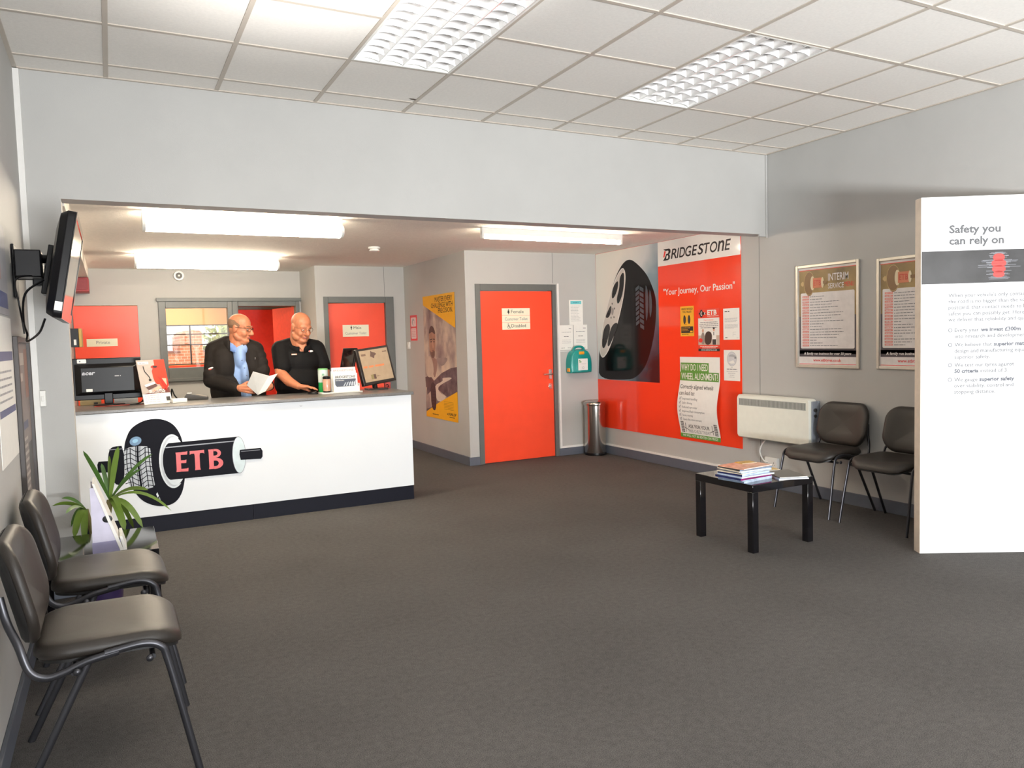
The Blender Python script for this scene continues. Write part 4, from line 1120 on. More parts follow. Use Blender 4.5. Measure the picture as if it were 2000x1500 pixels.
# two framed service posters on the right wall
def framed(label, y, z, w, h, title, seed):
    o = facing('framed_poster', label, 'framed poster', 'right', y, z, 'framed service posters on the right wall')
    SIL = M('silver_snap_frame', (206, 200, 188), .35, .5, var=.03)
    mb = MB(SIL); f = .026
    mb.box((0, -.018, 0), (f, 0, h)); mb.box((w-f, -.018, 0), (w, 0, h)); mb.box((f, -.018, 0), (w-f, 0, f)); mb.box((f, -.018, h-f), (w-f, 0, h))
    mb.build('frame', o, bevel=.004)
    PP = M('poster_pinkish_paper', (226, 220, 218), .45); GOLD = ramp_material('poster_bronze', [(.3, (96, 78, 44)), (.55, (150, 122, 70)), (.75, (176, 150, 96))], nscale=4, rough=.4) if 'poster_bronze' not in MATS else MATS['poster_bronze']
    DN = M('poster_dark_band', (72, 66, 72), .4)
    pr = Print(PP); pr.sheet(f, f, w-f, h-f, .004, PP)
    a, b = f+.006, w-f-.006
    pr.rect(a, .118, b, h-.05, GOLD, 1); pr.rect(a, .118, b, h*.5, DN, 2)
    pr.rect(a-.004, h-.05, b+.004, h-.045, REDINK, 1)
    pr.poly(rrect(a+.016, .165, b-.016, h-.24, .012), PP, 3)
    # tyre and axle emblem
    EM = M('emblem_gold', (196, 166, 112), .4); ED = M('emblem_brown', (130, 96, 56), .4); EC = M('emblem_coral', (206, 120, 82), .4)
    cx, cz = .14, h-.16
    pr.poly(smooth_pts([(cx-.03, cz-.1), (cx+.02, cz-.11), (cx+.05, cz-.05), (cx+.05, cz+.06), (cx+.01, cz+.1), (cx-.04, cz+.09), (cx-.06, cz)], 2), ED, 4); pr.ring((cx, cz), .058, .004, EM, 5, 28, .1)
    pr.poly(smooth_pts([(cx-.06, cz+.03), (cx-.1, cz), (cx-.06, cz-.03)], 1), EM, 4)
    pr.ellipse((cx+.035, cz), .022, .06, M('emblem_pale', (224, 208, 172), .4), 6); pr.rect(cx+.04, cz-.042, cx+.14, cz+.042, EC, 7); pr.ellipse((cx+.14, cz), .014, .045, M('emblem_pale', (224, 208, 172)), 8); pr.rect(cx+.145, cz-.012, cx+.185, cz+.012, ED, 9)
    pr.text('ETB', cx+.05, cz-.02, .042, M('emblem_red', (196, 70, 50), .4), 9, bold=.02, width=.075)
    if title:
        pr.text('INTERIM', .335, h-.15, .058, PP, 4, bold=.012, width=.2); pr.text('SERVICE', .335, h-.215, .042, PP, 4, bold=.01, width=.155); pr.text('MENU', .498, h-.208, .038, REDINK, 4.5, width=.09)
    r = random.Random(seed); n = 19
    PINK = M('check_box_pink', (222, 128, 116), .5)
    for i in range(n):
        z = h-.278-i*(h-.278-.185)/(n-1)
        pr.rect(a+.036, z-.002, a+.105, z+.0135, PINK, 4); pr.scribble(a+.044, a+.098, z+.003, .007, PP, 5, seed+i)
        pr.scribble(a+.115, a+.17+r.random()*.3, z+.001, .009, GREYINK, 4, seed+40+i)
    pr.rect(a, .095, b, .15, DN, 2); pr.text('A family run business for over 30 years', w/2, .112, .021, PP, 3, bold=.02, shear=.2, align='c', width=w*.75)
    pr.rect(a, f, b, .095, PP, 2); pr.text('www.etbtyres.co.uk', w/2, .055, .024, REDINK, 3, bold=.015, align='c', width=w*.44); pr.rect(a, .03, b, .034, REDINK, 3)
    pr.build('poster', o, smooth=False)
framed('silver framed service poster titled INTERIM on the right wall above the chairs', 4.80, 1.118, .64, .88, True, 400)
framed('silver framed service poster on the right wall partly hidden by the white display stand', 4.004, 1.122, .64, .86, False, 500)

# dark framed poster and paper notice on the left wall (u = y)
o = facing('framed_poster', 'dark narrow framed poster on the left wall above the rear chair', 'framed poster', 'left', 4.23, .66)
mb = MB(M('aged_frame', (70, 64, 62), .4)); w, h = .61, .86; f = .03
mb.box((0, -.022, 0), (f, 0, h)); mb.box((w-f, -.022, 0), (w, 0, h)); mb.box((f, -.022, 0), (w-f, 0, f)); mb.box((f, -.022, h-f), (w-f, 0, h)); mb.build('frame', o, bevel=.003)
pr = Print(M('poster_taupe', (124, 112, 108), .4)); pr.sheet(f, f, w-f, h-f, .006, None)
LG = M('poster_light_patch', (176, 168, 160), .4); BR = M('poster_rust', (136, 92, 74), .4)
pr.rect(.06, .72, .38, .78, LG, 1); pr.rect(.06, .64, .3, .68, LG, 1); pr.rect(.4, .55, .55, .8, BR, 1); pr.rect(.06, .4, .42, .44, M('poster_navy', (70, 74, 104), .4), 1)
for i in range(8): pr.rect(.06, .1+i*.035, .34+.02*(i % 3), .115+i*.035, LG, 1)
pr.rect(.38, .06, .55, .32, DARKGREY, 1)
pr.build('poster', o, smooth=False)
o = facing('paper_notice', 'white paper notice with blue bands at the left edge of the photo', 'notice', 'left', 3.6, .98)
pr = Print(PAPER); pr.sheet(0, 0, .6, .62, .002, PAPER); NV = M('navy_ink', (92, 98, 138), .5)
pr.rect(.02, .43, .58, .47, NV, 1); pr.rect(.02, .2, .58, .23, NV, 1)
for i in range(5): pr.scribble(.04, .5, .38-i*.03, .014, MIDINK, 1, 600+i)
finish(pr, 'sheet', o)
o = facing('wall_poster', 'grey poster above the paper notice at the left edge of the photo', 'poster', 'left', 3.55, 1.27)
o.location.z = 1.6+.01
pr = Print(M('poster_pale_grey', (170, 168, 172), .5)); pr.sheet(0, 0, .62, .4, .002, None); pr.rect(.03, .03, .59, .1, NV, 1); pr.rect(.03, .15, .4, .36, M('poster_rose_grey', (176, 150, 146), .5), 1); finish(pr, 'sheet', o)
t = thing('light_switch', 'white switch box on the pier beside the trunking', 'light switch', (-.375, YB, 1.13))
mb = MB(WHITE); mb.box((0, -.03, 0), (.03, 0, .09)); mb.build('plate', t, bevel=.003); mb = MB(WHITE); mb.box((.008, -.036, .03), (.022, -.029, .06)); mb.build('rocker', t, bevel=.002)
t = thing('key_cabinet', 'small black cabinet with a gold edge on the left wall behind the counter', 'cabinet', (XL, 8.0, 1.47))
mb = MB(BLACK); mb.box((0, 0, 0), (.15, .3, .17)); mb.build('body', t, bevel=.003)
mb = MB(M('gold_edge', (160, 130, 66), .4, .4)); mb.box((.15, 0, 0), (.175, .3, .17)); mb.build('door', t, bevel=.003)
mb = MB(PAPER); mb.box((.11, -.002, .02), (.13, 0, .07)); mb.build('sticker', t)
t = thing('wall_box', 'dark red box high in the corner above the private door', 'box', (XL, 10.4, 2.13))
mb = MB(M('dark_red_box', (150, 44, 52), .45)); mb.box((0, 0, 0), (.21, .38, .168)); mb.build('body', t, bevel=.004)
mb = MB(M('dark_red_lid', (130, 36, 44), .45)); mb.box((.01, -.008, .02), (.2, 0, .15)); mb.build('cover', t, bevel=.003)

# ================================================================== FURNITURE
SEAT_FABRIC = M('charcoal_upholstery', (40, 35, 31), 0.45, var=.12, vscale=9, bump=.15, bscale=420)
SHELL = M('black_seat_shell', (24, 23, 23), 0.5)
def pad(mb, w, d, r, layers, bend):
    """a cushion: rounded rectangles w x d stacked along z; layers = (inset, z); bend(x, y) lifts points"""
    N = 7
    loops = []
    for ins, z in layers:
        pts = rrect(-w/2+ins, -d/2+ins, w/2-ins, d/2-ins, max(.004, r-ins), N)
        loops.append([(a, b, z+bend(a, b)) for a, b in pts])
    n = len(loops[0])
    vs = [p for l in loops for p in l]
    fs = [(i*n+k, i*n+(k+1) % n, (i+1)*n+(k+1) % n, (i+1)*n+k) for i in range(len(loops)-1) for k in range(n)]
    def cap_(loop_i, flip):
        base = loop_i*n
        loop = loops[loop_i]
        prev = [base+k for k in range(n)]
        for q in (0.75, 0.5, 0.25):
            k0 = len(vs)
            zz = layers[loop_i][1]
            for k in range(n):
                a, b = loop[k][0]*q, loop[k][1]*q
                vs.append((a, b, zz+bend(a, b)))
            cur = list(range(k0, k0+n))
            for k in range(n):
                f = (prev[k], prev[(k+1) % n], cur[(k+1) % n], cur[k]); fs.append(tuple(reversed(f)) if flip else f)
            prev = cur
        c = len(vs); vs.append((0, 0, layers[loop_i][1]+bend(0, 0)))
        for k in range(n): fs.append((prev[(k+1) % n], prev[k], c) if flip else (prev[k], prev[(k+1) % n], c))
    cap_(0, True); cap_(len(loops)-1, False)
    mb.add(vs, fs)
def make_chair(label, group):
    t = thing('waiting_room_chair', label, 'chair', (0, 0, 0), 0, group)
    def sb(x, y):
        return .012*((x/.235)**2) - .03*max(0, (-y-.1)/.12)**2 + .006*max(0, y/.2)
    mb = MB(SEAT_FABRIC)
    pad(mb, .475, .445, .11, [(.012, .442), (.0, .452), (.0, .468), (.008, .484), (.026, .492), (.06, .495)], sb)
    mb.v = [(a, b-.035, c) for a, b, c in mb.v]
    mb.build('seat', t, angle=60)
    mb = MB(SHELL); pad(mb, .45, .42, .1, [(.03, .425), (.0, .432), (.0, .446)], sb); mb.v = [(a, b-.035, c) for a, b, c in mb.v]; mb.build('seat_shell', t, angle=60)
    # backrest: cushion stood upright, hollowed across and tipped back
    def back(mat, layers, name, w, h):
        mb = MB(mat)
        pad(mb, w, h, .105, layers, lambda x, y: .0)
        out = []
        for a, b, c in mb.v:
            narrow = 1 - .05*max(0, b/.17)
            a *= narrow
            y = .045*(1-(a/.24)**2) - c
            z = b
            if b < 0: z = b - .025*(1-(a/.24)**2)*min(1, -b/.17)
            out.append((a, y, z))
        R = Matrix.Rotation(rad(-12), 3, 'X')
        mb.v = [tuple(R @ Vector(p) + Vector((0, .205, .685))) for p in out]
        return mb.build(name, t, angle=60)
    back(SEAT_FABRIC, [(.008, .0), (.0, .008), (.0, .02), (.01, .034), (.03, .04), (.07, .042)], 'backrest', .475, .335)
    back(SHELL, [(.02, -.014), (.004, -.008), (.0, .001)], 'back_shell', .465, .325)
    for s in (-1, 1):
        x = s*.252
        mb = MB(GUNMETAL)
        mb.tube(catmull([(s*.268, -.285, .0), (s*.262, -.25, .18), (x, -.205, .40), (x, -.185, .452), (x, -.13, .472), (x, -.02, .462)], 6), .0125, 10, flat=(.62, (1, 0, 0)))
        mb.build('front_leg', t, angle=60)
        mb = MB(GUNMETAL)
        mb.tube(catmull([(x, -.06, .462), (x, .03, .448), (x, .1, .425), (x, .15, .42), (x*.985, .19, .45), (x*.93, .215, .53), (x*.8, .245, .60), (x*.75, .262, .68)], 6), .0125, 10, flat=(.62, (1, 0, 0)))
        mb.build('back_post', t, angle=60)
        mb = MB(GUNMETAL)
        mb.tube(catmull([(x*.985, .03, .44), (s*.252, .1, .3), (s*.262, .25, .0)], 6), .0125, 10, flat=(.62, (1, 0, 0)))
        mb.build('rear_leg', t, angle=60)
    mb = MB(GUNMETAL)
    mb.cyl((-.25, -.16, .422), (.25, -.16, .422), .009); mb.cyl((-.25, .07, .418), (.25, .07, .418), .009)
    for s in (-1, 1):
        for y in (-.15, .06): mb.ell((s*.268, y, .425), (.008, .012, .012))
    mb.build('cross_rail', t, angle=60)
    return t
def copy_thing(src, loc, rotz, label):
    r = src.copy(); COL.objects.link(r)
    r.location = loc; r.rotation_euler = (0, 0, rotz); r['label'] = label
    for ch in list(src.children):
        c = ch.copy(); COL.objects.link(c); c.parent = r
        for g in ch.children:
            k = g.copy(); COL.objects.link(k); k.parent = c
    return r
chair = make_chair('dark padded chair nearest the camera against the left wall', 'waiting room chairs')
chair.location = (-.09, 3.03, 0); chair.rotation_euler = (0, 0, pi/2)
for loc, rz, lab in (((-.088, 3.79, 0), pi/2+.02, 'dark padded chair by the left wall next to the small table with the plant behind'),
                     ((5.045, 4.26, 0), -pi/2, 'dark padded chair on the right beside the wall heater'),
                     ((5.045, 3.63, 0), -pi/2+.03, 'dark padded chair on the right half hidden by the white display stand')):
    copy_thing(chair, loc, rz, lab)

TABLEBLACK = M('black_lacquer', (16, 15, 18), 0.07, var=.05, coat=.4)
def low_table(label, x0, y0, w, d):
    t = thing('low_table', label, 'table', (x0+w/2, y0+d/2, 0), 0, 'black square low tables')
    mb = MB(TABLEBLACK); mb.box((-w/2, -d/2, .40), (w/2, d/2, .45)); mb.build('tabletop', t, bevel=.002)
    for sx in (-1, 1):
        for sy in (-1, 1):
            mb = MB(TABLEBLACK); xa, ya = sx*(w/2-.0255), sy*(d/2-.0255)
            mb.box((xa-.025, ya-.025, 0), (xa+.025, ya+.025, .40)); mb.build('leg', t, bevel=.002)
low_table('black square low table with the magazine pile in the waiting area', 3.633, 3.64, .555, .55)
low_table('black square low table in the left corner before the plant', -.385, 4.165, .545, .54)

# magazines
def magazine(label, x, y, z, w, d, th, rz, cover, edge, spine=None, lift=0):
    t = thing('magazine', label, 'magazine', (x, y, z), rz, 'magazines on the low table')
    mb = MB(edge); mb.box((-w/2+.001, -d/2+.001, .0008), (w/2-.001, d/2-.001, th-.0008)); mb.build('pages', t)
    mb = MB(cover)
    mb.box((-w/2, -d/2, th-.0008), (w/2, d/2, th)); mb.box((-w/2, -d/2, 0), (w/2, d/2, .0008)); mb.box((-w/2-.0006, -d/2, 0), (-w/2+.0006, d/2, th))
    if spine is not None:
        mb.box((-w/2, -d/2-.0006, 0), (w/2, -d/2+.0006, th), spine)
    mb.build('cover', t)
PG = M('magazine_pages', (226, 222, 216), .6, var=.05, vscale=60)
PB = M('magazine_pages_blue', (186, 198, 220), .6, var=.05, vscale=60)
def cov(n, c): return M('cover_'+n, c, .25, var=.25, vscale=22)
navy, plum, pale, teal, cream, pink, gold, dark = (cov(*q) for q in (('navy', (40, 46, 92)), ('plum', (128, 34, 96)), ('pale_blue', (184, 200, 222)), ('grey_blue', (120, 136, 158)), ('cream', (222, 208, 186)), ('salmon', (226, 168, 140)), ('gold', (206, 164, 62)), ('charcoal', (70, 68, 66))))
stack = [('pale grey magazine at the very bottom of the pile', .012, .29, .215, teal, PB, pale), ('light blue magazine second from the bottom of the pile', .008, .285, .21, pale, PB, pale),
         ('plum spined magazine low in the pile', .014, .298, .222, navy, PG, plum), ('white edged magazine above the plum one in the pile', .009, .3, .225, pale, PG, None),
         ('dark blue thick magazine in the middle of the pile', .013, .27, .21, navy, PB, pale), ('thin white magazine above the dark blue one in the pile', .006, .28, .21, cream, PG, None),
         ('blue edged magazine in the upper half of the pile', .009, .272, .205, teal, PB, pale), ('white spined magazine third below the top of the pile', .008, .275, .212, cream, PG, PG),
         ('grey edged magazine just under the top of the pile', .010, .282, .21, dark, PG, teal), ('salmon and cream magazine lying on top of the pile', .006, .288, .215, pink, PG, None)]
z = .45
r = random.Random(11)
for i, (lab, th, w, d, c, e, s) in enumerate(stack):
    magazine(lab, 3.765+r.uniform(-.012, .012)-.01*(i in (2, 3)), 3.84+r.uniform(-.01, .01), z, w, d, th, rad(r.uniform(-5, 5)+3), c, e, s); z += th
magazine('small yellow booklet on the very top of the pile', 3.83, 3.9, z, .12, .085, .004, rad(-8), gold, PG)
magazine('white magazine on the right side of the low table', 4.055, 3.76, .45, .205, .285, .008, rad(-24), pale, PG)
magazine('dark covered magazine lying on the white one beside the pile', 4.06, 3.775, .458, .2, .27, .006, rad(-20), dark, PG)
magazine('golden covered magazine behind the dark one on the low table', 4.06, 4.01, .45, .21, .21, .018, rad(-12), gold, PG)

# small display wedge on the left table
t = thing('display_card_stand', 'pale leaning card stand on the small left table', 'display stand', (0, 4.33, .45))
LILAC = M('lilac_card', (206, 202, 222), .5)
mb = MB(LILAC); mb.prism([(-.13, 0), (-.012, 0), (-.112, .325), (-.128, .325)], -.105, -.1, axis='y'); mb.build('side_cheek', t)
mb = MB(LILAC); mb.prism([(-.13, 0), (-.012, 0), (-.112, .325), (-.128, .325)], .1, .105, axis='y'); mb.build('side_cheek', t)
mb = MB(M('lilac_foot_card', (150, 146, 178), .5)); mb.box((-.132, -.106, 0), (-.008, -.104, .055)); mb.build('foot', t)  # foot strip in a deeper lilac
mb = MB(PAPER); mb.prism([(-.012, .002), (.004, .002), (-.108, .345), (-.118, .345)], -.108, .108, axis='y'); mb.build('front_board', t)
mb = MB(WHITE); mb.prism([(.004, .0), (.018, .0), (.0, .07), (-.012, .07)], -.1, .1, axis='y'); mb.build('leaflet_tray', t)
mb = MB(BLACK); mb.ell((-.06, -.1055, .165), (.022, .0012, .018)); mb.build('printed_mark', t)

# plant
t = thing('potted_yucca', 'green potted yucca with long pointed leaves by the pier', 'plant', (-.1, 4.92, 0))
mb = MB(M('plum_pot', (58, 44, 84), .35)); mb.lathe([(.0, 0), (.085, 0), (.115, .27), (.125, .27), (.125, .3), (.108, .3), (.1, .26), (0, .26)], n=28); mb.build('pot', t)
mb = MB(M('potting_soil', (48, 38, 30), .95, bump=1, bscale=80)); mb.cyl((0, 0, .255), (0, 0, .27), .1, n=24); mb.build('soil', t)
mb = MB(M('yucca_stem', (120, 112, 66), .8, bump=.5, bscale=60)); mb.tube(catmull([(0, 0, .26), (.02, -.01, .42), (.049, 0, .585)], 5), .017, 10); mb.tube(catmull([(-.02, .01, .26), (-.05, .03, .4), (-.075, .03, .54)], 5), .014, 10); mb.build('stem', t)
LEAF = M('yucca_leaf', (104, 130, 50), .38, var=.22, vscale=7); LEAF_DARK = M('yucca_leaf_dark', (76, 112, 48), .4, var=.25, vscale=7)
def leaf(c, tip, w, droop, mat):
    c, tip = Vector(c), Vector(tip)
    side = (tip-c).cross(Vector((0, 0, 1)))
    if side.length < .02: side = Vector((1, 0, 0))
    side.normalize()
    view = Vector((-.2, -1, .2)).normalized()
    s2 = (tip-c).cross(view).normalized()
    side = (side*.45+s2*.55).normalized() if side.dot(s2) > 0 else (side*-.45+s2*.55).normalized()
    mid = (c+tip)/2 + Vector((0, 0, droop))
    n = 10
    mb = MB(mat); vs = []
    for i in range(n+1):
        q = i/n
        p = c*(1-q)**2 + mid*2*q*(1-q) + tip*q*q
        ww = w*(.35+2.6*q*(1-q)**.75*.62) if q < 1 else 0
        up = Vector((0, 0, 1))
        vs += [p-side*ww, p-up*ww*.25, p+side*ww]
    mb.add(vs, [(i*3+k, i*3+k+1, (i+1)*3+k+1, (i+1)*3+k) for i in range(n) for k in (0, 1)])
    return mb.build('leaf', t, angle=80)
B = Vector((-.1, 4.92, 0))
R1 = Vector((-.051, 4.92, .585)); R2 = Vector((-.175, 4.95, .54))
for tip, w, dr, m in (((-.166, 4.8, .895), .016, .03, LEAF_DARK), ((.007, 4.9, .891), .02, .04, LEAF), ((.184, 4.95, .826), .014, .06, LEAF_DARK), ((.145, 4.75, .648), .015, .07, LEAF), ((.263, 4.85, .494), .012, .15, LEAF),
                      ((.109, 4.78, .427), .02, .12, LEAF), ((.017, 4.74, .431), .024, .1, LEAF), ((.064, 4.95, .392), .02, .12, LEAF), ((-.084, 5.0, .789), .014, .03, LEAF_DARK), ((-.041, 5.03, .826), .012, .02, LEAF), ((.12, 4.97, .74), .013, .05, LEAF_DARK), ((.0, 4.72, .55), .018, .1, LEAF)):
    leaf(R1-B, Vector(tip)-B, w, dr, m)
for tip, w, dr, m in (((-.331, 4.85, .6), .016, .05, LEAF), ((-.294, 5.0, .611), .012, .05, LEAF_DARK), ((-.267, 4.8, .558), .013, .06, LEAF_DARK), ((-.234, 4.8, .414), .024, .11, LEAF), ((-.186, 4.78, .383), .022, .11, LEAF), ((-.251, 4.9, .46), .014, .09, LEAF_DARK)):
    leaf(R2-B, Vector(tip)-B, w, dr, m)

# heater with flex and socket
t = facing('wall_heater', 'cream wall mounted convector heater beside the red panel', 'heater', 'right', 5.43, .45)
mb = MB(CREAM)
vs = []
pts = rrect(0, 0, .86, .405, .03)
inn = [((a-.43)*.975+.43, (b-.2)*.95+.2) for a, b in pts]
n = len(pts)
vs = [(a, -.03, b) for a, b in pts] + [(a, -.095, b) for a, b in pts] + [(a, -.11, b) for a, b in inn]
fs = [(k, (k+1) % n, n+(k+1) % n, n+k) for k in range(n)] + [(n+k, n+(k+1) % n, 2*n+(k+1) % n, 2*n+k) for k in range(n)] + [tuple(range(2*n, 3*n)), tuple(reversed(range(n)))]
mb.add(vs, fs); mb.build('casing', t, angle=45)
mb = MB(M('heater_side', (150, 156, 166), .45)); mb.box((.02, -.03, .02), (.875, 0, .385)); mb.box((.858, -.092, .02), (.872, -.03, .385)); mb.build('back_box', t, bevel=.003)
GR = M('grille_grey', (176, 178, 172), .5); SL = M('grille_slot', (120, 122, 118), .6)
mb = MB(GR); mb.box((.035, -.1118, .305), (.82, -.1095, .37))
for k in range(52): mb.box((.042+k*.0149, -.1124, .31), (.048+k*.0149, -.1117, .365), SL)
mb.build('grille', t)
mb = MB(DARKGREY); mb.cyl((.872, -.06, .31), (.882, -.06, .31), .016); mb.cyl((.872, -.06, .26), (.882, -.06, .26), .014); mb.build('control_knob', t)
mb = MB(WHITE); mb.tube(catmull([(.32, -.05, .01), (.25, -.045, -.06), (.23, -.045, -.13), (.27, -.04, -.2), (.31, -.03, -.21)], 6), .006, 8); mb.build('power_flex', t)
t = facing('power_socket', 'white double socket on the right wall under the heater', 'socket', 'right', 5.14, .185)
mb = MB(WHITE); mb.box((-.02, -.03, 0), (.13, 0, .1)); mb.build('faceplate', t, bevel=.004)
for x in (.0, .075):
    mb = MB(DARKGREY); mb.box((x+.012, -.0306, .045), (x+.017, -.03, .06)); mb.box((x+.0, -.0306, .03), (x+.007, -.03, .034)); mb.box((x+.022, -.0306, .03), (x+.03, -.03, .034)); mb.build('pin_holes', t)
mb = MB(WHITE); mb.box((.105, -.036, .06), (.12, -.03, .08)); mb.build('rocker', t)

# pedal bin
t = thing('pedal_bin', 'tall polished steel pedal bin in the corner by the toilet door', 'bin', (5.165, 7.755, 0))
mb = MB(STEEL); mb.lathe([(.0, .02), (.126, .02), (.128, .03), (.126, .6), (.0, .6)], n=48); mb.build('body', t, angle=50)
mb = MB(BLACK); mb.lathe([(.0, 0), (.131, 0), (.133, .012), (.129, .03), (.0, .03)], n=40); mb.build('base_ring', t)
mb = MB(STEEL); mb.lathe([(.0, .602), (.135, .602), (.138, .61), (.138, .632), (.128, .643), (.09, .652), (.0, .656)], n=48); mb.build('lid', t, angle=50)
mb = MB(BLACK); mb.box((-.04, -.165, .012), (.04, -.125, .024)); mb.build('pedal', t, bevel=.004)
mb = MB(BLACK); mb.box((-.03, .122, .54), (.03, .148, .6)); mb.build('hinge', t)

# first aid box
t = facing('first_aid_box', 'turquoise plastic first aid box on the wall above the pedal bin', 'first aid box', 'toilet', 4.865, .995)
TEAL = M('turquoise_plastic', (22, 146, 140), .28, var=.08, vscale=12, coat=.2); ORANGE = M('orange_clasp', (238, 160, 46), .4)
mb = MB(TEAL)
def fa(ins, y): 
    pts = smooth_pts([(0+ins, .01), (.0+ins, .16), (.03+ins, .25-ins), (.09, .285-ins), (.22, .285-ins), (.28-ins, .25-ins), (.31-ins, .16), (.31-ins, .01), (.29, .0+ins), (.02, .0+ins)], 2)
    return [(a, y, b) for a, b in pts]
L_ = [fa(0, -.004), fa(0, -.085), fa(.006, -.105), fa(.02, -.115)]
n = len(L_[0]); mb.add([p for l in L_ for p in l], [(i*n+k, i*n+(k+1) % n, (i+1)*n+(k+1) % n, (i+1)*n+k) for i in range(3) for k in range(n)] + [tuple(range(n)), tuple(range(3*n, 4*n))])
mb.build('case', t, angle=40)
mb = MB(TEAL); mb.tube(catmull([(.075, -.055, .265), (.09, -.055, .3), (.125, -.055, .318), (.185, -.055, .318), (.22, -.055, .3), (.235, -.055, .265)], 6), .014, 10); mb.build('handle', t)
mb = MB(ORANGE); mb.box((.118, -.122, .225), (.195, -.1, .262)); mb.build('clasp', t, bevel=.008)
mb = MB(ORANGE); mb.box((-.012, -.09, .02), (.02, -.04, .065)); mb.build('wall_clip', t, bevel=.006)
pr = Print(PAPER); pr.base = .1165; pr.rect(.105, .035, .24, .175, PAPER, 0); pr.ring((.175, .065), .014, .003, GREYINK, 1); pr.rect(.118, .13, .15, .142, M('first_aid_green', (90, 150, 70), .5), 1); pr.rect(.118, .148, .135, .16, GREEN, 1); pr.scribble(.12, .22, .11, .006, MIDINK, 1, 700)
pr.build('label', t, smooth=False)

# tall white display stand
t = thing('display_stand', 'tall white advertising stand with grey text at the right edge', 'display stand', (4.508, 3.078, 0), math.atan2(-.5015, .865))
SW = M('stand_white', (240, 240, 240), .35, var=.01); SE = M('stand_edge', (226, 214, 198), .5)
SWID, SH = .9, 2.245
mb = MB(SW); mb.box((0.0, .0, .0), (SWID, .076, SH)); mb.build('board', t, bevel=.002)
mb = MB(SE); mb.box((-.002, .001, 0), (.0, .076, SH-.002)); mb.build('edge_strip', t)
pr = Print(SW); pr.base = .0006
IN = M('stand_inset', (232, 233, 236), .35, var=.01)
pr.poly(rrect(.1, .095, SWID+.0-.02, 2.13, .03), IN, 0)
BAND = M('stand_band', (58, 58, 60), .3, var=.25, vscale=7)
pr.rect(.002, 1.708, SWID-.002, 1.911, BAND, 1)
for i in range(34):
    rr = random.Random(900+i)
    z = 1.728+rr.random()*.165; c = .47; wd = rr.uniform(.05, .14)*(1-abs(z-1.81)/.14)
    pr.rect(c-wd, z, c+wd*rr.uniform(.7, 1.1), z+.0022, M('light_trail_grey', (140, 142, 150), .3), 2)
for i, (a, b, w_) in enumerate(((1.745, 1.775, .035), (1.775, 1.81, .042), (1.81, 1.845, .046), (1.845, 1.882, .036))):
    pr.poly(smooth_pts([(.47-w_, a-.006), (.47+w_, a-.006), (.47+w_*.92, b+.004), (.47-w_*.92, b+.004)], 2), M('light_red', (206, 70, 66), .3), 3)
for i in range(9): pr.rect(.43, 1.75+i*.015, .51, 1.7515+i*.015, M('light_dark_red', (150, 50, 52), .3), 4)
GT = M('stand_text', (88, 89, 92), .5, var=.0); GL = M('stand_text_light', (100, 102, 106), .5, var=.0); GD = M('stand_text_dark', (84, 87, 96), .5, var=.0)
pr.text('Safety you', .168, 2.021, .0455, GT, 1, bold=.03, width=.312); pr.text('can rely on', .168, 1.95, .0455, GT, 1, bold=.03, width=.332)
BH = .0225
_w = glyphs("When your vehicle's only contact", .012, 0, 2)[2]
BX = .478/(_w*BH)
for i, s in enumerate(("When your vehicle's only contact", 'the road is no bigger than the size', 'postcard, that contact needs to be', "safest you can possibly get. Here's", 'we deliver that reliability and quality')):
    pr.text(s, .166, 1.624-i*.0378, BH, GL, 1, bold=.012, sx=BX)
def mixed(x, z, segs):
    for s, b in segs:
        x += pr.text(s, x, z, BH, GD if b else GL, 1, bold=.04 if b else .014, sx=BX) + .011
for z, rows in ((1.407, [[('Every year', 0), ('we invest £300m', 1)], [('into research and development', 0)]]),
                (1.315, [[('We believe that', 0), ('superior material', 1)], [('design and manufacturing equal', 0)], [('superior safety.', 0)]]),
                (1.188, [[('We test our tyres against', 0)], [('50 criteria', 1), ('instead of 3.', 0)]]),
                (1.096, [[('We gauge', 0), ('superior safety', 1)], [('over stability, control and', 0)], [('stopping distance.', 0)]])):
    pr.ring((.178, z+.011), .0125, .004, GD, 1)
    for i, sg in enumerate(rows): mixed(.205, z-i*.0385, sg)
pr.build('print', t, smooth=False)

# ================================================================== THINGS ON THE COUNTER
def frame_from(bl, br, tl):
    o = Vector(bl); ex = Vector(br)-o; w = ex.length; ex.normalize()
    ez = Vector(tl)-o; ez = ez-ex*ez.dot(ex); h = ez.length; ez.normalize()
    ey = ez.cross(ex)          # towards the back
    return o, Matrix((ex, ey, ez)).transposed(), w, h
def place(mb, R, off=(0, 0, 0)):
    mb.v = [tuple(R @ Vector(p) + Vector(off)) for p in mb.v]; return mb
ZW = .986
t = thing('computer_monitor', 'black monitor seen from behind at the left end of the counter', 'monitor', (-.035, 7.12, ZW))
mb = MB(BLACK)
mb.box((-.25, 0, .048), (.25, .022, .388)); mb.build('screen_housing', t, bevel=.006)
mb = MB(BLACK); mb.prism([(.09, 0), (.35, 0), (.335, -.018), (.1, -.018)], -.24, .24, axis='x') if False else mb.add(
    [(-.24, .0, .085), (.24, .0, .085), (.24, 0, .345), (-.24, 0, .345), (-.19, -.04, .11), (.19, -.04, .11), (.19, -.04, .315), (-.19, -.04, .315)],
    [(0, 1, 5, 4), (1, 2, 6, 5), (2, 3, 7, 6), (3, 0, 4, 7), (4, 5, 6, 7), (0, 3, 2, 1)])
mb.build('back_cover', t, bevel=.006)
mb = MB(GLOSSBLACK); mb.box((-.235, .022, .095), (.235, .0235, .37)); mb.build('screen', t)
mb = MB(BLACK); mb.box((-.035, -.02, .01), (.03, .0, .13)); mb.build('stand_neck', t, bevel=.006)
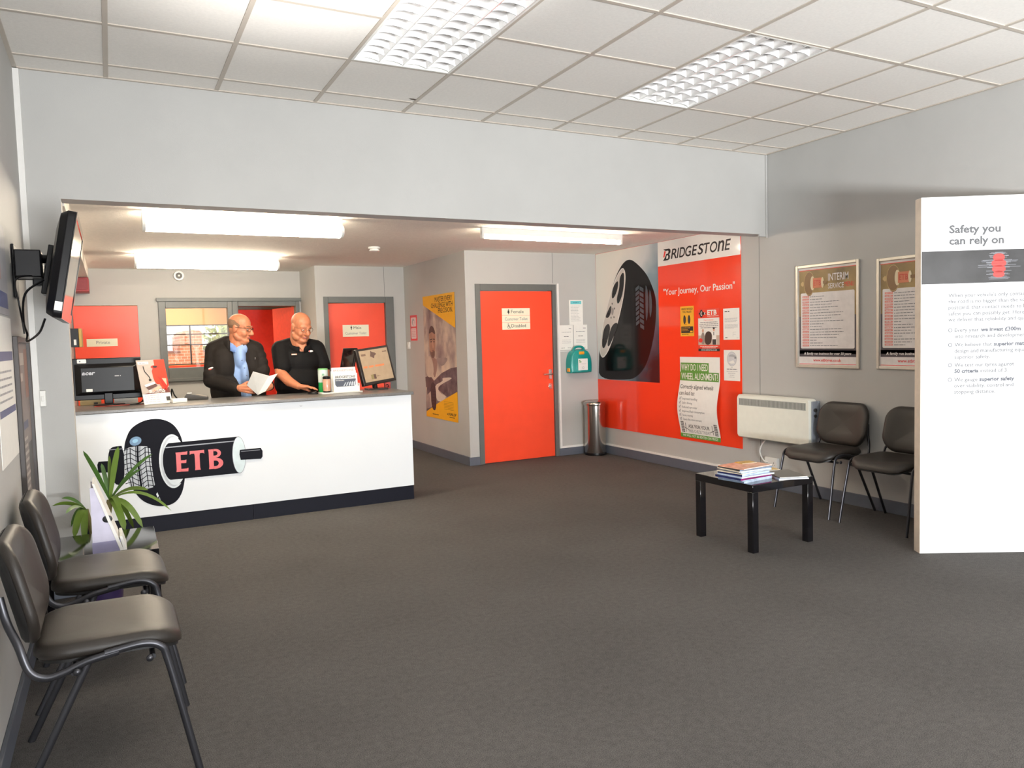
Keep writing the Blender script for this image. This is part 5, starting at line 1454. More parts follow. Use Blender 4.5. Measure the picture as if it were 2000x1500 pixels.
mb = MB(BLACK); mb.lathe([(0, 0), (.12, 0), (.115, .01), (.04, .016), (0, .016)], n=32, sy=.75); mb.build('stand_base', t)
pr = Print(M('logo_grey', (176, 178, 186), .3)); pr.base = .0405
pr.text('acer', -.185, .255, .03, M('logo_grey', (176, 178, 186), .3), 0, bold=.03, shear=.2, width=.095); pr.scribble(.05, .095, .235, .014, MIDINK, 0, 71)
pr.build('maker_logo', t, smooth=False)
pr = Print(PAPER); pr.base = .0015; pr.poly(rrect(-.215, .35, -.15, .382, .006), PAPER, 0); pr.rect(-.2, .36, -.19, .37, NV, 1); pr.build('asset_sticker', t, smooth=False)
pr = Print(PAPER); pr.base = .042; pr.rect(-.16, .118, -.115, .14, PAPER, 0); pr.build('port_label', t, smooth=False)
t = thing('card_box', 'yellow card box lying behind the monitor stand', 'box', (-.17, 7.235, ZW))
mb = MB(M('manila', (224, 196, 140), .6)); mb.box((-.08, 0, 0), (.075, .02, .045)); mb.build('box', t, bevel=.002); mb = MB(DARKGREY); mb.box((.02, -.001, .006), (.05, 0, .02)); mb.build('mark', t)
t = thing('paper_stack', 'low white stack of paper right of the monitor stand', 'paper stack', (.1, 7.235, ZW))
mb = MB(PAPER); mb.box((-.1, 0, 0), (.08, .02, .045)); mb.build('sheets', t, bevel=.002)
t = thing('cable_tangle', 'tangle of thin dark cables on the counter beside the monitor', 'cable', (.16, 6.97, ZW+.004))
mb = MB(BLACK)
mb.tube(catmull([(-.16, .0, .004), (-.05, -.04, .004), (.02, .02, .004), (.06, .06, .05), (.02, .09, .12)], 6), .004, 8)
mb.tube(catmull([(-.1, -.03, .004), (.0, .0, .004), (.06, .0, .03), (.08, .06, .09), (.06, .1, .14)], 6), .004, 8)
mb.tube(catmull([(-.2, -.06, .004), (-.1, -.07, .004), (.03, -.05, .004), (.1, .0, .004), (.13, .05, .02), (.12, .1, .1)], 6), .004, 8)
mb.build('cable', t)
mb = MB(M('red_cable', (150, 60, 50), .5)); mb.tube(catmull([(-.3, -.08, .004), (-.2, -.1, .004), (-.12, -.09, .004), (-.05, -.1, .004)], 6), .004, 8); mb.build('red_cable', t)
# leaning show card
bl, br = Vector((.213, 6.82, ZW+.001)), Vector((.425, 6.935, ZW+.001))
tl = bl + Vector((-.052, .075, .36))
o_, R_, w_, h_ = frame_from(bl, br, tl)
t = thing('show_card', 'red and grey promotional card standing next to the monitor', 'show card', tuple(o_))
pr = Print(M('card_warm_grey', (176, 164, 156), .4)); pr.sheet(0, 0, w_, h_, .004, M('card_warm_grey', (176, 164, 156), .4))
CR = M('card_red', (228, 60, 40), .35); CRD = M('card_red_deep', (180, 44, 36), .35)
pr.poly([(w_*.62, h_), (w_, h_), (w_, h_*.4), (w_*.8, h_*.25), (w_*.6, h_*.55)], CR, 1); pr.rect(0, 0, w_, h_*.235, PAPER, 3); pr.poly([(.0, h_*.235), (w_, h_*.235), (w_, h_*.36), (w_*.4, h_*.28)], M('card_brown', (110, 62, 56), .4), 1)
pr.rect(.01, h_*.905, .1, h_*.96, PAPER, 2); pr.scribble(.02, .09, h_*.925, .007, GREYINK, 3, 5)
pr.line([(.05, h_*.86), (.055, h_*.74), (.085, h_*.62), (.09, h_*.56)], .008, INK, 2); pr.ellipse((.088, h_*.545), .012, .01, INK, 2)
pr.poly(smooth_pts([(.115, h_*.82), (.185, h_*.84), (.2, h_*.5), (.15, h_*.42), (.12, h_*.5)], 1), CR, 3); pr.ellipse((.15, h_*.835), .036, .014, CRD, 4); pr.ellipse((.15, h_*.837), .02, .008, INK, 5)
pr.poly([(.155, h_*.62), (w_*.98, h_*.5), (w_*.9, h_*.28), (.19, h_*.42)], CRD, 4); pr.poly([(.19, h_*.57), (w_*.95, h_*.56), (w_*.92, h_*.4)], M('card_peach', (236, 176, 150), .4), 5)
pr.poly([(.03, h_*.44), (.12, h_*.5), (.13, h_*.46), (.04, h_*.39)], PAPER, 5); pr.poly([(.04, h_*.39), (.13, h_*.46), (.14, h_*.4), (.06, h_*.32)], M('card_mocha', (96, 70, 66), .4), 5); pr.poly([(.07, h_*.3), (.15, h_*.4), (.18, h_*.37), (.1, h_*.27)], M('card_peach', (236, 176, 150)), 6)
pr.text('BRIDGESTONE', .06, h_*.25, .016, PAPER, 6, bold=.02, shear=.2, width=.14); pr.scribble(.06, .19, h_*.3, .012, PAPER, 6, 77)
for i in range(4): pr.scribble(.015, .15, h_*.19-i*.017, .007, MIDINK, 4, 80+i)
pr.rect(w_-.045, .02, w_-.01, .055, DARKGREY, 4)
place(pr, R_); pr.build('card', t, smooth=False)
mb = MB(WHITE); mb.box((.06, .004, .0), (.16, .006, h_*.7)); place(mb, R_)
mb.build('strut', t)
t = thing('white_card_box', 'small white box in front of the card terminal', 'box', (.48, 6.9, ZW)); mb = MB(WHITE); mb.box((-.06, -.03, 0), (.055, .05, .034)); mb.build('box', t, rotz=rad(10), bevel=.003)
t = thing('card_terminal', 'dark card payment terminal lying on the counter', 'card terminal', (.63, 7.15, ZW), rad(-8))
mb = MB(DARKGREY); mb.prism([(-.09, 0), (.1, 0), (.1, .022), (.0, .045), (-.07, .058), (-.09, .03)], -.04, .04, axis='y'); mb.build('body', t, bevel=.005)
mb = MB(M('terminal_grey', (150, 140, 126), .4)); mb.prism([(.0, .046), (.095, .024), (.095, .026), (.0, .048)], -.032, .032, axis='y'); mb.build('keypad', t)
mb = MB(WHITE); mb.box((-.068, -.02, .056), (-.03, .02, .062)); mb.build('paper_roll', t, bevel=.003)
mb = MB(BLACK); mb.tube(catmull([(-.09, 0, .015), (-.14, .02, .01), (-.17, .0, .05), (-.19, .02, .1), (-.2, .05, .02)], 6), .006, 8); mb.build('coiled_lead', t)

# leaflet dispenser
t = thing('leaflet_dispenser', 'white leaflet dispenser with a tyre leaflet on the counter', 'leaflet holder', (1.765, 6.89, ZW), rad(2))
mb = MB(WHITE); mb.box((-.11, -.03, 0), (.265, .1, .012)); mb.build('base', t, bevel=.003)
mb = MB(WHITE); mb.box((.0, .06, .012), (.235, .066, .2)); mb.box((.0, -.02, .012), (.235, -.016, .06)); mb.box((.235, -.02, .012), (.24, .066, .085)); mb.build('holder', t)
def sheet_in(name, y, h, lean, fn):
    pr = Print(PAPER); pr.sheet(0, 0, .225, h, .003, PAPER); fn(pr, h)
    pr.v = [(a+.004, b+y+lean*c, c+.013) for a, b, c in pr.v]; pr.build(name, t, smooth=False)
def back_leaf(pr, h): pr.text('BRIDGESTONE', .1125, h-.035, .016, M('faded_red', (206, 130, 126), .5), 1, bold=.01, align='c', width=.19); pr.rect(0, h-.006, .225, h, M('faded_pink', (226, 190, 188), .5), 1)
def front_leaf(pr, h):
    pr.text('BRIDGESTONE', .1125, h-.042, .021, DARKGREY, 1, bold=.025, shear=.2, align='c', width=.19)
    pr.poly([(.015, .115-.0), (.21, .115), (.21, .06), (.19, .045), (.03, .045), (.015, .065)], M('leaflet_slate', (72, 78, 92), .4), 1)
    for q in range(5): pr.poly([(.09+q*.024, .05), (.1+q*.026, .05), (.12+q*.022, .085+.004*q), (.108+q*.02, .08)], M('leaflet_pale', (186, 192, 200), .4), 2)
    pr.scribble(.02, .1, .1, .006, PAPER, 2, 6); pr.text('BRIDGESTONE', .1125, .015, .012, GREYINK, 1, bold=.02, shear=.2, align='c', width=.11)
sheet_in('leaflet', .045, .22, .06, back_leaf); sheet_in('leaflet', .0, .165, .08, front_leaf)
t = thing('wipes_tub', 'white and green wipes tub behind the leaflet dispenser', 'tub', (1.715, 7.05, ZW))
mb = MB(M('tub_green', (36, 160, 82), .35)); mb.lathe([(0, 0), (.042, 0), (.044, .004), (.044, .1), (0, .1)], n=28); mb.build('base', t)
mb = MB(M('tub_label', (206, 218, 212), .4)); mb.lathe([(0, .1), (.0455, .1), (.0455, .215), (0, .215)], n=28); mb.box((-.02, -.0465, .165), (.0, -.044, .18), M('label_sage', (120, 170, 140), .4)); mb.build('label', t)
mb = MB(M('tub_lid', (120, 190, 120), .4)); mb.lathe([(0, .215), (.046, .215), (.046, .222), (.04, .226), (0, .226)], n=28); mb.build('lid', t)
t = thing('storage_jar', 'small brown jar with dark rims at the dispenser base', 'jar', (1.715, 6.925, ZW+.0128))
mb = MB(M('amber_jar', (196, 150, 126), .2, var=.1, coat=.3)); mb.lathe([(0, .01), (.033, .01), (.036, .04), (.036, .11), (.032, .125), (0, .125)], n=28); mb.build('body', t)
mb = MB(BLACK); mb.lathe([(0, 0), (.033, 0), (.035, .012), (0, .012)], n=28); mb.build('base_rim', t)
mb = MB(BLACK); mb.lathe([(0, .122), (.034, .122), (.036, .136), (.028, .146), (0, .148)], n=28); mb.build('lid', t)

# tilted customer screen and the till screen behind it
bl, br, tl = Vector((2.096, 7.037, 1.029)), Vector((2.45, 7.136, 1.065)), Vector((2.043, 7.103, 1.375))
o_, R_, w_, h_ = frame_from(bl, br, tl)
t = thing('touch_screen', 'tilted dark framed touch screen showing a tan page at the right end of the counter', 'screen', (2.25, 7.12, ZW))
off = o_-Vector((2.25, 7.12, ZW))
BZ = M('brown_black_bezel', (40, 34, 32), .3)
mb = MB(BZ); mb.box((0, 0, 0), (w_, .045, h_)); place(mb, R_, off).build('casing', t, bevel=.006)
pr = Print(M('screen_tan', (172, 150, 124), .3)); pr.base = .0008
pr.rect(.028, .028, w_-.022, h_-.022, M('screen_tan', (172, 150, 124)), 0)
pr.rect(.045, h_-.075, .095, h_-.055, M('screen_brown', (120, 96, 80), .4), 1); pr.rect(w_-.085, h_-.062, w_-.035, h_-.05, M('screen_brown', (120, 96, 80)), 1)
pr.poly([(.155, h_-.03), (.17, h_-.045), (.2, h_-.055), (.215, h_-.07), (.19, h_-.085), (.18, h_-.11), (.165, h_-.1), (.14, h_-.085), (.15, h_-.06)], M('screen_dark_brown', (96, 72, 64), .4), 1)
pr.scribble(.04, .29, h_*.46, .03, M('screen_orange', (216, 130, 84), .4), 1, 91)
pr.rect(.1, .05, .14, .095, M('screen_olive', (140, 126, 84), .4), 1); pr.rect(.13, .05, .155, .095, M('screen_dark_brown', (96, 72, 64)), 2); pr.scribble(.165, .2, .07, .01, M('screen_brown', (120, 96, 80)), 1, 92)
place(pr, R_, off); pr.build('display', t, smooth=False)
mb = MB(BZ); mb.tube(catmull([(.0, .04, .2), (-.01, .06, .1), (-.01, .04, .01)], 5), .025, 12); mb.build('stand_neck', t); mb = MB(BZ); mb.box((-.1, -.06, 0), (.09, .1, .014)); mb.build('stand_base', t, bevel=.004)
bl, br, tl = Vector((1.893, 7.255, 1.03)), Vector((1.99, 7.12, 1.03)), Vector((1.95, 7.37, 1.391))
o_, R_, w_, h_ = frame_from(bl, br, tl)
t = thing('till_screen', 'dark staff side till screen leaning behind the touch screen', 'screen', (2.0, 7.2, ZW))
off = o_-Vector((2.0, 7.2, ZW))
mb = MB(BLACK); mb.box((0, 0, 0), (w_, .02, h_)); place(mb, R_, off).build('casing', t, bevel=.005)
mb = MB(GLOSSBLACK); mb.box((.02, -.0012, .02), (w_-.02, 0, h_-.02)); place(mb, R_, off).build('display', t)
mb = MB(BLACK); mb.box((-.09, -.06, 0), (.04, .12, .012)); mb.box((-.04, .02, .01), (-.01, .05, .12)); mb.build('stand', t, bevel=.003)
t = thing('red_box', 'small red box behind the touch screen stand', 'box', (2.4, 7.2, ZW)); mb = MB(M('box_red', (222, 70, 60), .4)); mb.box((-.045, -.0, 0), (.01, .045, .058)); mb.build('box', t, bevel=.003)
mb = MB(BLACK); mb.tube(catmull([(-.04, -.004, .03), (-.025, -.01, .04), (-.01, -.006, .02), (-.025, -.004, .012)], 5), .003, 6); mb.build('band', t)

# ================================================================== PEOPLE
def skin_material(name, rgb):
    return M(name, rgb, .48, var=.1, vscale=26, sss=.12, bump=.05, bscale=300)
SKIN = skin_material('skin', (192, 122, 88))
LIP = M('lips', (178, 104, 92), .45); EYEW = M('eye_white', (224, 216, 208), .3); EYED = M('eye_dark', (52, 40, 34), .25); BROW = M('eyebrow', (120, 90, 70), .7)
STUBBLE = M('short_grey_hair', (128, 98, 76), .8, var=.2, vscale=120)
def axes(fwd):
    f = Vector(fwd).normalized(); r = f.cross(Vector((0, 0, 1))).normalized(); u = r.cross(f).normalized()
    return Matrix((r, f, u)).transposed()      # columns: person's right, forward, up
def head_prims(c, R, s, jowl=0.0):
    c = Vector(c)
    def P_(x, y, z): return c + R @ (Vector((x, y, z))*s)
    out = [('e', P_(0, -.014, .036), (.076*s, .098*s, .082*s), R), ('e', P_(0, .024, -.034), (.066*s, .068*s, .086*s), R), ('e', P_(0, .006, -.06), (.066*s, .066*s, .055*s), R), ('e', P_(0, -.02, -.02), (.068*s, .075*s, .07*s), R)]
    for q in (-1, 1):
        out += [('c', P_(q*.052, -.002, -.068), .024*s, P_(q*.018, .066, -.103), .021*s),
                ('e', P_(q*.034, .052, -.04), (.03*s, .034*s, .032*s), R),
                ('c', P_(q*.012, .085, .02), .013*s, P_(q*.044, .066, .018), .012*s),
                ('c', P_(q*.022, .0835, .0045), .0075*s, P_(q*.042, .0765, .004), .0072*s), ('c', P_(q*.022, .082, -.0125), .006*s, P_(q*.042, .075, -.012), .006*s),
                ('e', P_(q*.0125, .098, -.04), (.010*s, .012*s, .009*s), R),
                ('e', P_(q*.074, -.008, -.012), (.010*s, .021*s, .032*s), R @ Matrix.Rotation(rad(-12), 3, 'X')),
                ('e', P_(q*.079, -.014, .0), (.007*s, .016*s, .022*s), R)]
        if jowl: out += [('e', P_(q*.04, .018, -.085), (.036*s*(.4+.6*jowl), .05*s*(.4+.6*jowl), .036*s*(.4+.6*jowl)), R)]
    out += [('c', P_(0, .089, .008), .0115*s, P_(0, .114, -.034), .0155*s), ('e', P_(0, .111, -.038), (.0155*s, .015*s, .013*s), R),
            ('e', P_(0, .078, -.103), (.023*s, .018*s, .018*s), R), ('e', P_(0, .082, -.064), (.026*s, .014*s, .012*s), R), ('e', P_(0, .08, -.08), (.022*s, .013*s, .009*s), R)]
    if jowl: out += [('e', P_(0, .04, -.115), (.045*s, .045*s, .03*s), R)]
    return out, P_
def face_parts(parent, P_, R, s, brow_mat):
    for q in (-1, 1):
        mb = MB(EYEW); mb.ell(P_(q*.031, .08, -.003), (.0125*s, .009*s, .006*s), rot=R); mb.ell(P_(q*.031+.001, .0862, -.0045), (.006*s, .004*s, .0045*s), EYED, rot=R); mb.build('eye', parent, angle=80)
        mb = MB(brow_mat); mb.tube([P_(q*.016, .095, .027), P_(q*.031, .09, .029), P_(q*.046, .077, .022)], .0035*s, 8); mb.build('eyebrow', parent, angle=80)
    mb = MB(LIP); mb.tube(catmull([P_(-.022, .083, -.069), P_(-.01, .0945, -.066), P_(0, .097, -.067), P_(.01, .0945, -.066), P_(.022, .083, -.069)], 3), .0042*s, 8)
    mb.tube(catmull([P_(-.018, .083, -.074), P_(0, .0945, -.0755), P_(.018, .083, -.074)], 4), .0045*s, 8); mb.build('mouth', parent, angle=80)
def spectacles(parent, P_, s, r, mat, half=False):
    mb = MB(mat)
    for q in (-1, 1):
        pts = [P_(q*.034+.024*cos(2*pi*k/20), .103-.012*abs(cos(2*pi*k/20)*.5+q*.5), -.002+.017*sin(2*pi*k/20)) for k in range(20)]
        mb.tube(pts, r, 8, closed=True)
        mb.tube([P_(q*.058, .09, .006), P_(q*.08, .03, .004), P_(q*.083, -.012, .002), P_(q*.08, -.025, -.015)], r, 8)
    mb.tube([P_(-.011, .107, .002), P_(0, .112, .006), P_(.011, .107, .002)], r, 8)
    mb.build('spectacles', parent, angle=80)
def hand_prims(wrist, d, n, side, curl=(20, 25, 20), spread=6, s=1.0, thumb=(50, 20)):
    """wrist point, finger direction d, palm normal n (out of the palm), side=+1 when the thumb lies on d x n"""
    d = Vector(d).normalized(); n = Vector(n); n = (n-d*n.dot(d)).normalized(); w = d.cross(n)*side
    wr = Vector(wrist); out = []
    def q(a, b, c): return wr + (d*a + w*b + n*c)*s
    out += [('c', q(0, .012, 0), .022*s, q(.075, .026, .0), .0135*s), ('c', q(0, -.01, 0), .021*s, q(.07, -.028, .002), .012*s), ('c', q(0, 0, 0), .023*s, q(.076, .0, -.002), .0135*s)]
    for i, (b, L, r) in enumerate(((.030, .070, .0096), (.010, .080, .0098), (-.010, .074, .0094), (-.029, .058, .0086))):
        p = q(.08-.004*abs(i-1), b, 0)
        ang = 0.0; sp = rad(spread*(1.5-i))
        for k, (f, cr) in enumerate(zip((.45, .31, .24), curl)):
            ang += rad(cr)
            dd = (d*cos(sp)+w*sin(sp))*cos(ang) + n*sin(ang)
            p2 = p + dd*(L*f*s)
            out.append(('c', p, r*(1-.1*k)*s, p2, r*(.92-.1*k)*s)); p = p2
    a0, a1 = rad(thumb[0]), rad(thumb[1])
    b0 = q(.018, .026, .008)
    d1 = (d*cos(a0)+w*sin(a0)+n*.35).normalized(); p1 = b0+d1*.042*s
    d2 = (d*cos(a1)+w*sin(a1)+n*.45).normalized(); p2 = p1+d2*.032*s; p3 = p2+d2*.024*s
    out += [('c', b0, .0145*s, p1, .0115*s), ('c', p1, .0112*s, p2, .0098*s), ('c', p2, .0098*s, p3, .0082*s)]
    return out

def legs(parent, x, y, trouser_mat, shoe_mat, dx=.1, r=.1):
    pr = []
    for q in (-1, 1):
        pr += [('c', (x+q*dx, y+.01, .84), r*1.06, (x+q*dx*1.05, y, .47), r*.72), ('c', (x+q*dx*1.05, y, .47), r*.72, (x+q*dx*1.05, y+.02, .1), r*.58)]
    pr += [('e', (x, y+.01, .88), (dx+r*.98, r*1.35, .14))]
    sculpt('trousers', pr, .014, trouser_mat, parent, 3)
    for q in (-1, 1):
        mb = MB(shoe_mat)
        mb.ell((x+q*dx*1.1, y-.055, .038), (.045, .125, .04)); mb.ell((x+q*dx*1.07, y+.02, .06), (.042, .055, .055)); mb.box((x+q*dx*1.1-.042, y-.16, 0), (x+q*dx*1.1+.042, y+.055, .02)); mb.build('shoe', parent, angle=60)

# --- the man in the dark jacket, reading a white booklet
def man_in_jacket():
    t = thing('person', 'man with glasses in a dark jacket and blue shirt reading a white booklet', 'person', (0, 0, 0))
    JK = M('dark_jacket', (30, 25, 22), .75, var=.15, vscale=10, bump=.25, bscale=38, spec=.25); SH = M('blue_shirt', (140, 168, 214), .7, var=.05, vscale=40); SHD = M('blue_collar', (112, 142, 200), .7)
    s = 1.07
    R = axes((.80, -.56, -.2)); c = (1.062, 7.405, 1.607)
    hp, P_ = head_prims(c, R, s, .55)
    body = list(hp)
    neck0 = Vector((1.02, 7.455, 1.40)); body += [('c', P_(0, -.03, -.07), .058, neck0, .07), ('c', P_(0, .005, -.1), .045, (1.03, 7.41, 1.42), .055)]
    body += [('e', (1.0, 7.475, 1.26), (.15, .095, .2)), ('e', (1.0, 7.475, 1.02), (.15, .1, .2)), ('e', (1.0, 7.48, .88), (.15, .1, .12))]
    Lw, Rw = (1.262, 7.165, 1.068), (1.0, 7.165, 1.064)
    for sh, el, wr in (((.83, 7.49, 1.4), (.785, 7.43, 1.14), Rw), ((1.2, 7.44, 1.39), (1.24, 7.38, 1.14), Lw)):
        body += [('c', (1.0, 7.48, 1.38), .06, sh, .05), ('c', sh, .048, el, .042), ('c', el, .04, wr, .027)]
    for q in (-1, 1): body += [('c', (1.0+q*.1, 7.48, .85), .06, (1.0+q*.105, 7.48, .1), .04)]
    # right hand (left in the picture) laid over the outside of the cover, left hand mirrored
    body += hand_prims(Rw, (.86, -.42, -.12), (.3, .9, .1), 1, (18, 24, 20), 5, 1.06, (40, 15))
    body += hand_prims(Lw, (-.72, -.52, -.1), (-.3, .9, .1), -1, (22, 28, 20), 5, 1.06, (40, 15))
    sculpt('body', body, .0046, SKIN, t, 6)
    face_parts(t, P_, R, s, BROW)
    spectacles(t, P_, s, .0021, INK)
    # close-cropped hair round the back and sides
    mb = MB(STUBBLE); N, V = 96, 60; vs = []; idx = {}; fs = []
    for i in range(V+1):
        for k in range(N):
            ph, th = pi*i/V, 2*pi*k/N
            x, y, z = .0785*sin(ph)*cos(th), .1005*sin(ph)*sin(th)-.014, .0845*cos(ph)+.034
            vs.append(P_(x, y, z))
    def hair(x, y, z): return (-.06 < z < .062-.55*max(0, y+.03)) and y < .03-1.6*max(0, .02-z)*.6-.5*max(0, z-.02) and not (z < -.005 and y > -.03-.6*max(0, -z-.02))
    for i in range(V):
        for k in range(N):
            ph, th = pi*(i+.5)/V, 2*pi*(k+.5)/N
            if hair(.0785*sin(ph)*cos(th), .1005*sin(ph)*sin(th)-.014, .0845*cos(ph)+.034):
                fs.append((i*N+k, (i+1)*N+k, (i+1)*N+(k+1) % N, i*N+(k+1) % N))
    mb.add(vs, fs); mb.build('hair', t, angle=80)
    # shirt and jacket
    sculpt('shirt', [('e', (1.04, 7.425, 1.33), (.062, .125, .13)), ('e', (1.072, 7.42, 1.18), (.05, .122, .16)), ('e', (1.09, 7.43, 1.0), (.06, .12, .12)), ('c', (.99, 7.45, 1.425), .07, (1.06, 7.42, 1.41), .07), ('e', (1.03, 7.47, 1.18), (.12, .125, .3))], .008, SH, t, 3)
    mb = MB(SHD)
    nk = Vector((1.03, 7.44, 1.455))
    for a0, a1 in ((188, 282), (288, 372)):
        pts_o, pts_i = [], []
        vs = []
        for k in range(9):
            a = rad(a0+(a1-a0)*k/8); f = 1-abs(a-rad(285))/rad(95)
            d = Vector((cos(a), sin(a), 0))
            vs += [nk+d*.073+Vector((0, 0, .022-.05*max(0, f))), nk+d*.086+Vector((0, 0, -.0-.055*max(0, f))), nk+d*.098+Vector((0, 0, -.035-.06*max(0, f)))]
        mb.add(vs, [(k*3+j, k*3+j+1, (k+1)*3+j+1, (k+1)*3+j) for k in range(8) for j in (0, 1)])
    mb.build('shirt_collar', t, solid=.006, angle=80)
    mb = MB(M('shirt_button', (96, 110, 140), .4))
    for p in ((1.045, 7.28, 1.31), (1.062, 7.272, 1.24), (1.078, 7.272, 1.17), (1.095, 7.285, 1.09)): mb.ell(p, (.006, .004, .006), nu=10, nv=6)
    mb.build('shirt_buttons', t)
    jp = []
    jp += [('c', (.955, 7.49, 1.455), .085, (.845, 7.5, 1.405), .09), ('c', (1.07, 7.47, 1.45), .082, (1.185, 7.45, 1.395), .088)]
    jp += [('e', (.905, 7.47, 1.26), (.135, .15, .22)), ('e', (1.155, 7.455, 1.25), (.105, .14, .21)), ('e', (1.02, 7.53, 1.25), (.2, .1, .24))]
    jp += [('e', (.925, 7.46, 1.04), (.145, .155, .2)), ('e', (1.17, 7.455, 1.03), (.105, .145, .19)), ('e', (1.03, 7.53, 1.02), (.2, .11, .22))]
    jp += [('e', (.935, 7.47, .9), (.135, .14, .12)), ('e', (1.16, 7.465, .9), (.105, .14, .12)), ('e', (1.03, 7.52, .9), (.19, .12, .11))]
    for sh, el, wr, r0 in (((.838, 7.49, 1.395), (.79, 7.425, 1.135), (.985, 7.185, 1.06), .082), ((1.195, 7.44, 1.385), (1.234, 7.375, 1.135), (1.262, 7.185, 1.065), .074)):
        wv = Vector(wr); ev = Vector(el)
        jp += [('c', sh, r0, el, r0*.86), ('c', el, r0*.86, ev.lerp(wv, .93), .046)]
        for f in (.25, .5, .78): jp += [('c', Vector(sh).lerp(ev, f)+Vector((-.012, -.02, 0)), r0*.82, Vector(sh).lerp(ev, f)+Vector((.02, -.02, .02)), r0*.8)]
    sculpt('jacket', jp, .009, JK, t, 2)
    mb = MB(JK)
    nk = Vector((1.015, 7.455, 1.44)); vs = []
    for k in range(19):
        a = rad(-58+296*k/18); d = Vector((cos(a), sin(a)*.95, 0)); f = .5-.5*cos(2*pi*k/18)
        vs += [nk+d*.112+Vector((0, 0, -.03-.05*(1-f))), nk+d*.108+Vector((0, 0, .02)), nk+d*.1+Vector((0, 0, .05+.035*f))]
    mb.add(vs, [(k*3+j, k*3+j+1, (k+1)*3+j+1, (k+1)*3+j) for k in range(18) for j in (0, 1)])
    mb.build('jacket_collar', t, solid=.014, angle=80)
    rb = Matrix.Rotation(rad(-22), 3, 'Z') @ Matrix.Rotation(rad(-18), 3, 'Y'); mb = MB(PAPER); mb.ell((.786, 7.372, 1.247), (.024, .006, .008), rot=rb); mb.ell((.78, 7.371, 1.236), (.013, .006, .006), REDINK, rot=rb); mb.build('sleeve_badge', t)
    mb = MB(STEEL); mb.ell((1.165, 7.31, 1.32), (.004, .004, .012)); mb.build('zip_pull', t)
    legs(t, 1.02, 7.48, M('dark_trousers', (40, 40, 46), .8), BLACK, .1, .1)
    return t
man_in_jacket()
# the white booklet, opened to a shallow V
t = thing('booklet', 'white open booklet held by the man in the dark jacket', 'booklet', (1.16, 7.07, 1.1))
mb = MB(PAPER); o = Vector((1.16, 7.07, 1.1))
TL_, TM_, TR_, BL_, BM_, BR_ = (Vector(p) for p in ((1.091, 6.985, 1.213), (1.234, 7.045, 1.166), (1.298, 6.99, 1.187), (1.047, 7.075, 1.092), (1.141, 7.115, .998), (1.205, 7.09, 1.03)))
def sheet4(mb, a, b, c, d, th):
    n = (b-a).cross(d-a).normalized()*th
    mb.add([p-o for p in (a, b, c, d)] + [p-o+n for p in (a, b, c, d)], [(0, 1, 2, 3), (7, 6, 5, 4), (0, 4, 5, 1), (1, 5, 6, 2), (2, 6, 7, 3), (3, 7, 4, 0)])
sheet4(mb, TL_, TM_, BM_, BL_, .004); mb.build('cover', t)
mb = MB(PAPER); sheet4(mb, TM_, TR_, BR_, BM_, .004); mb.build('back_cover', t)

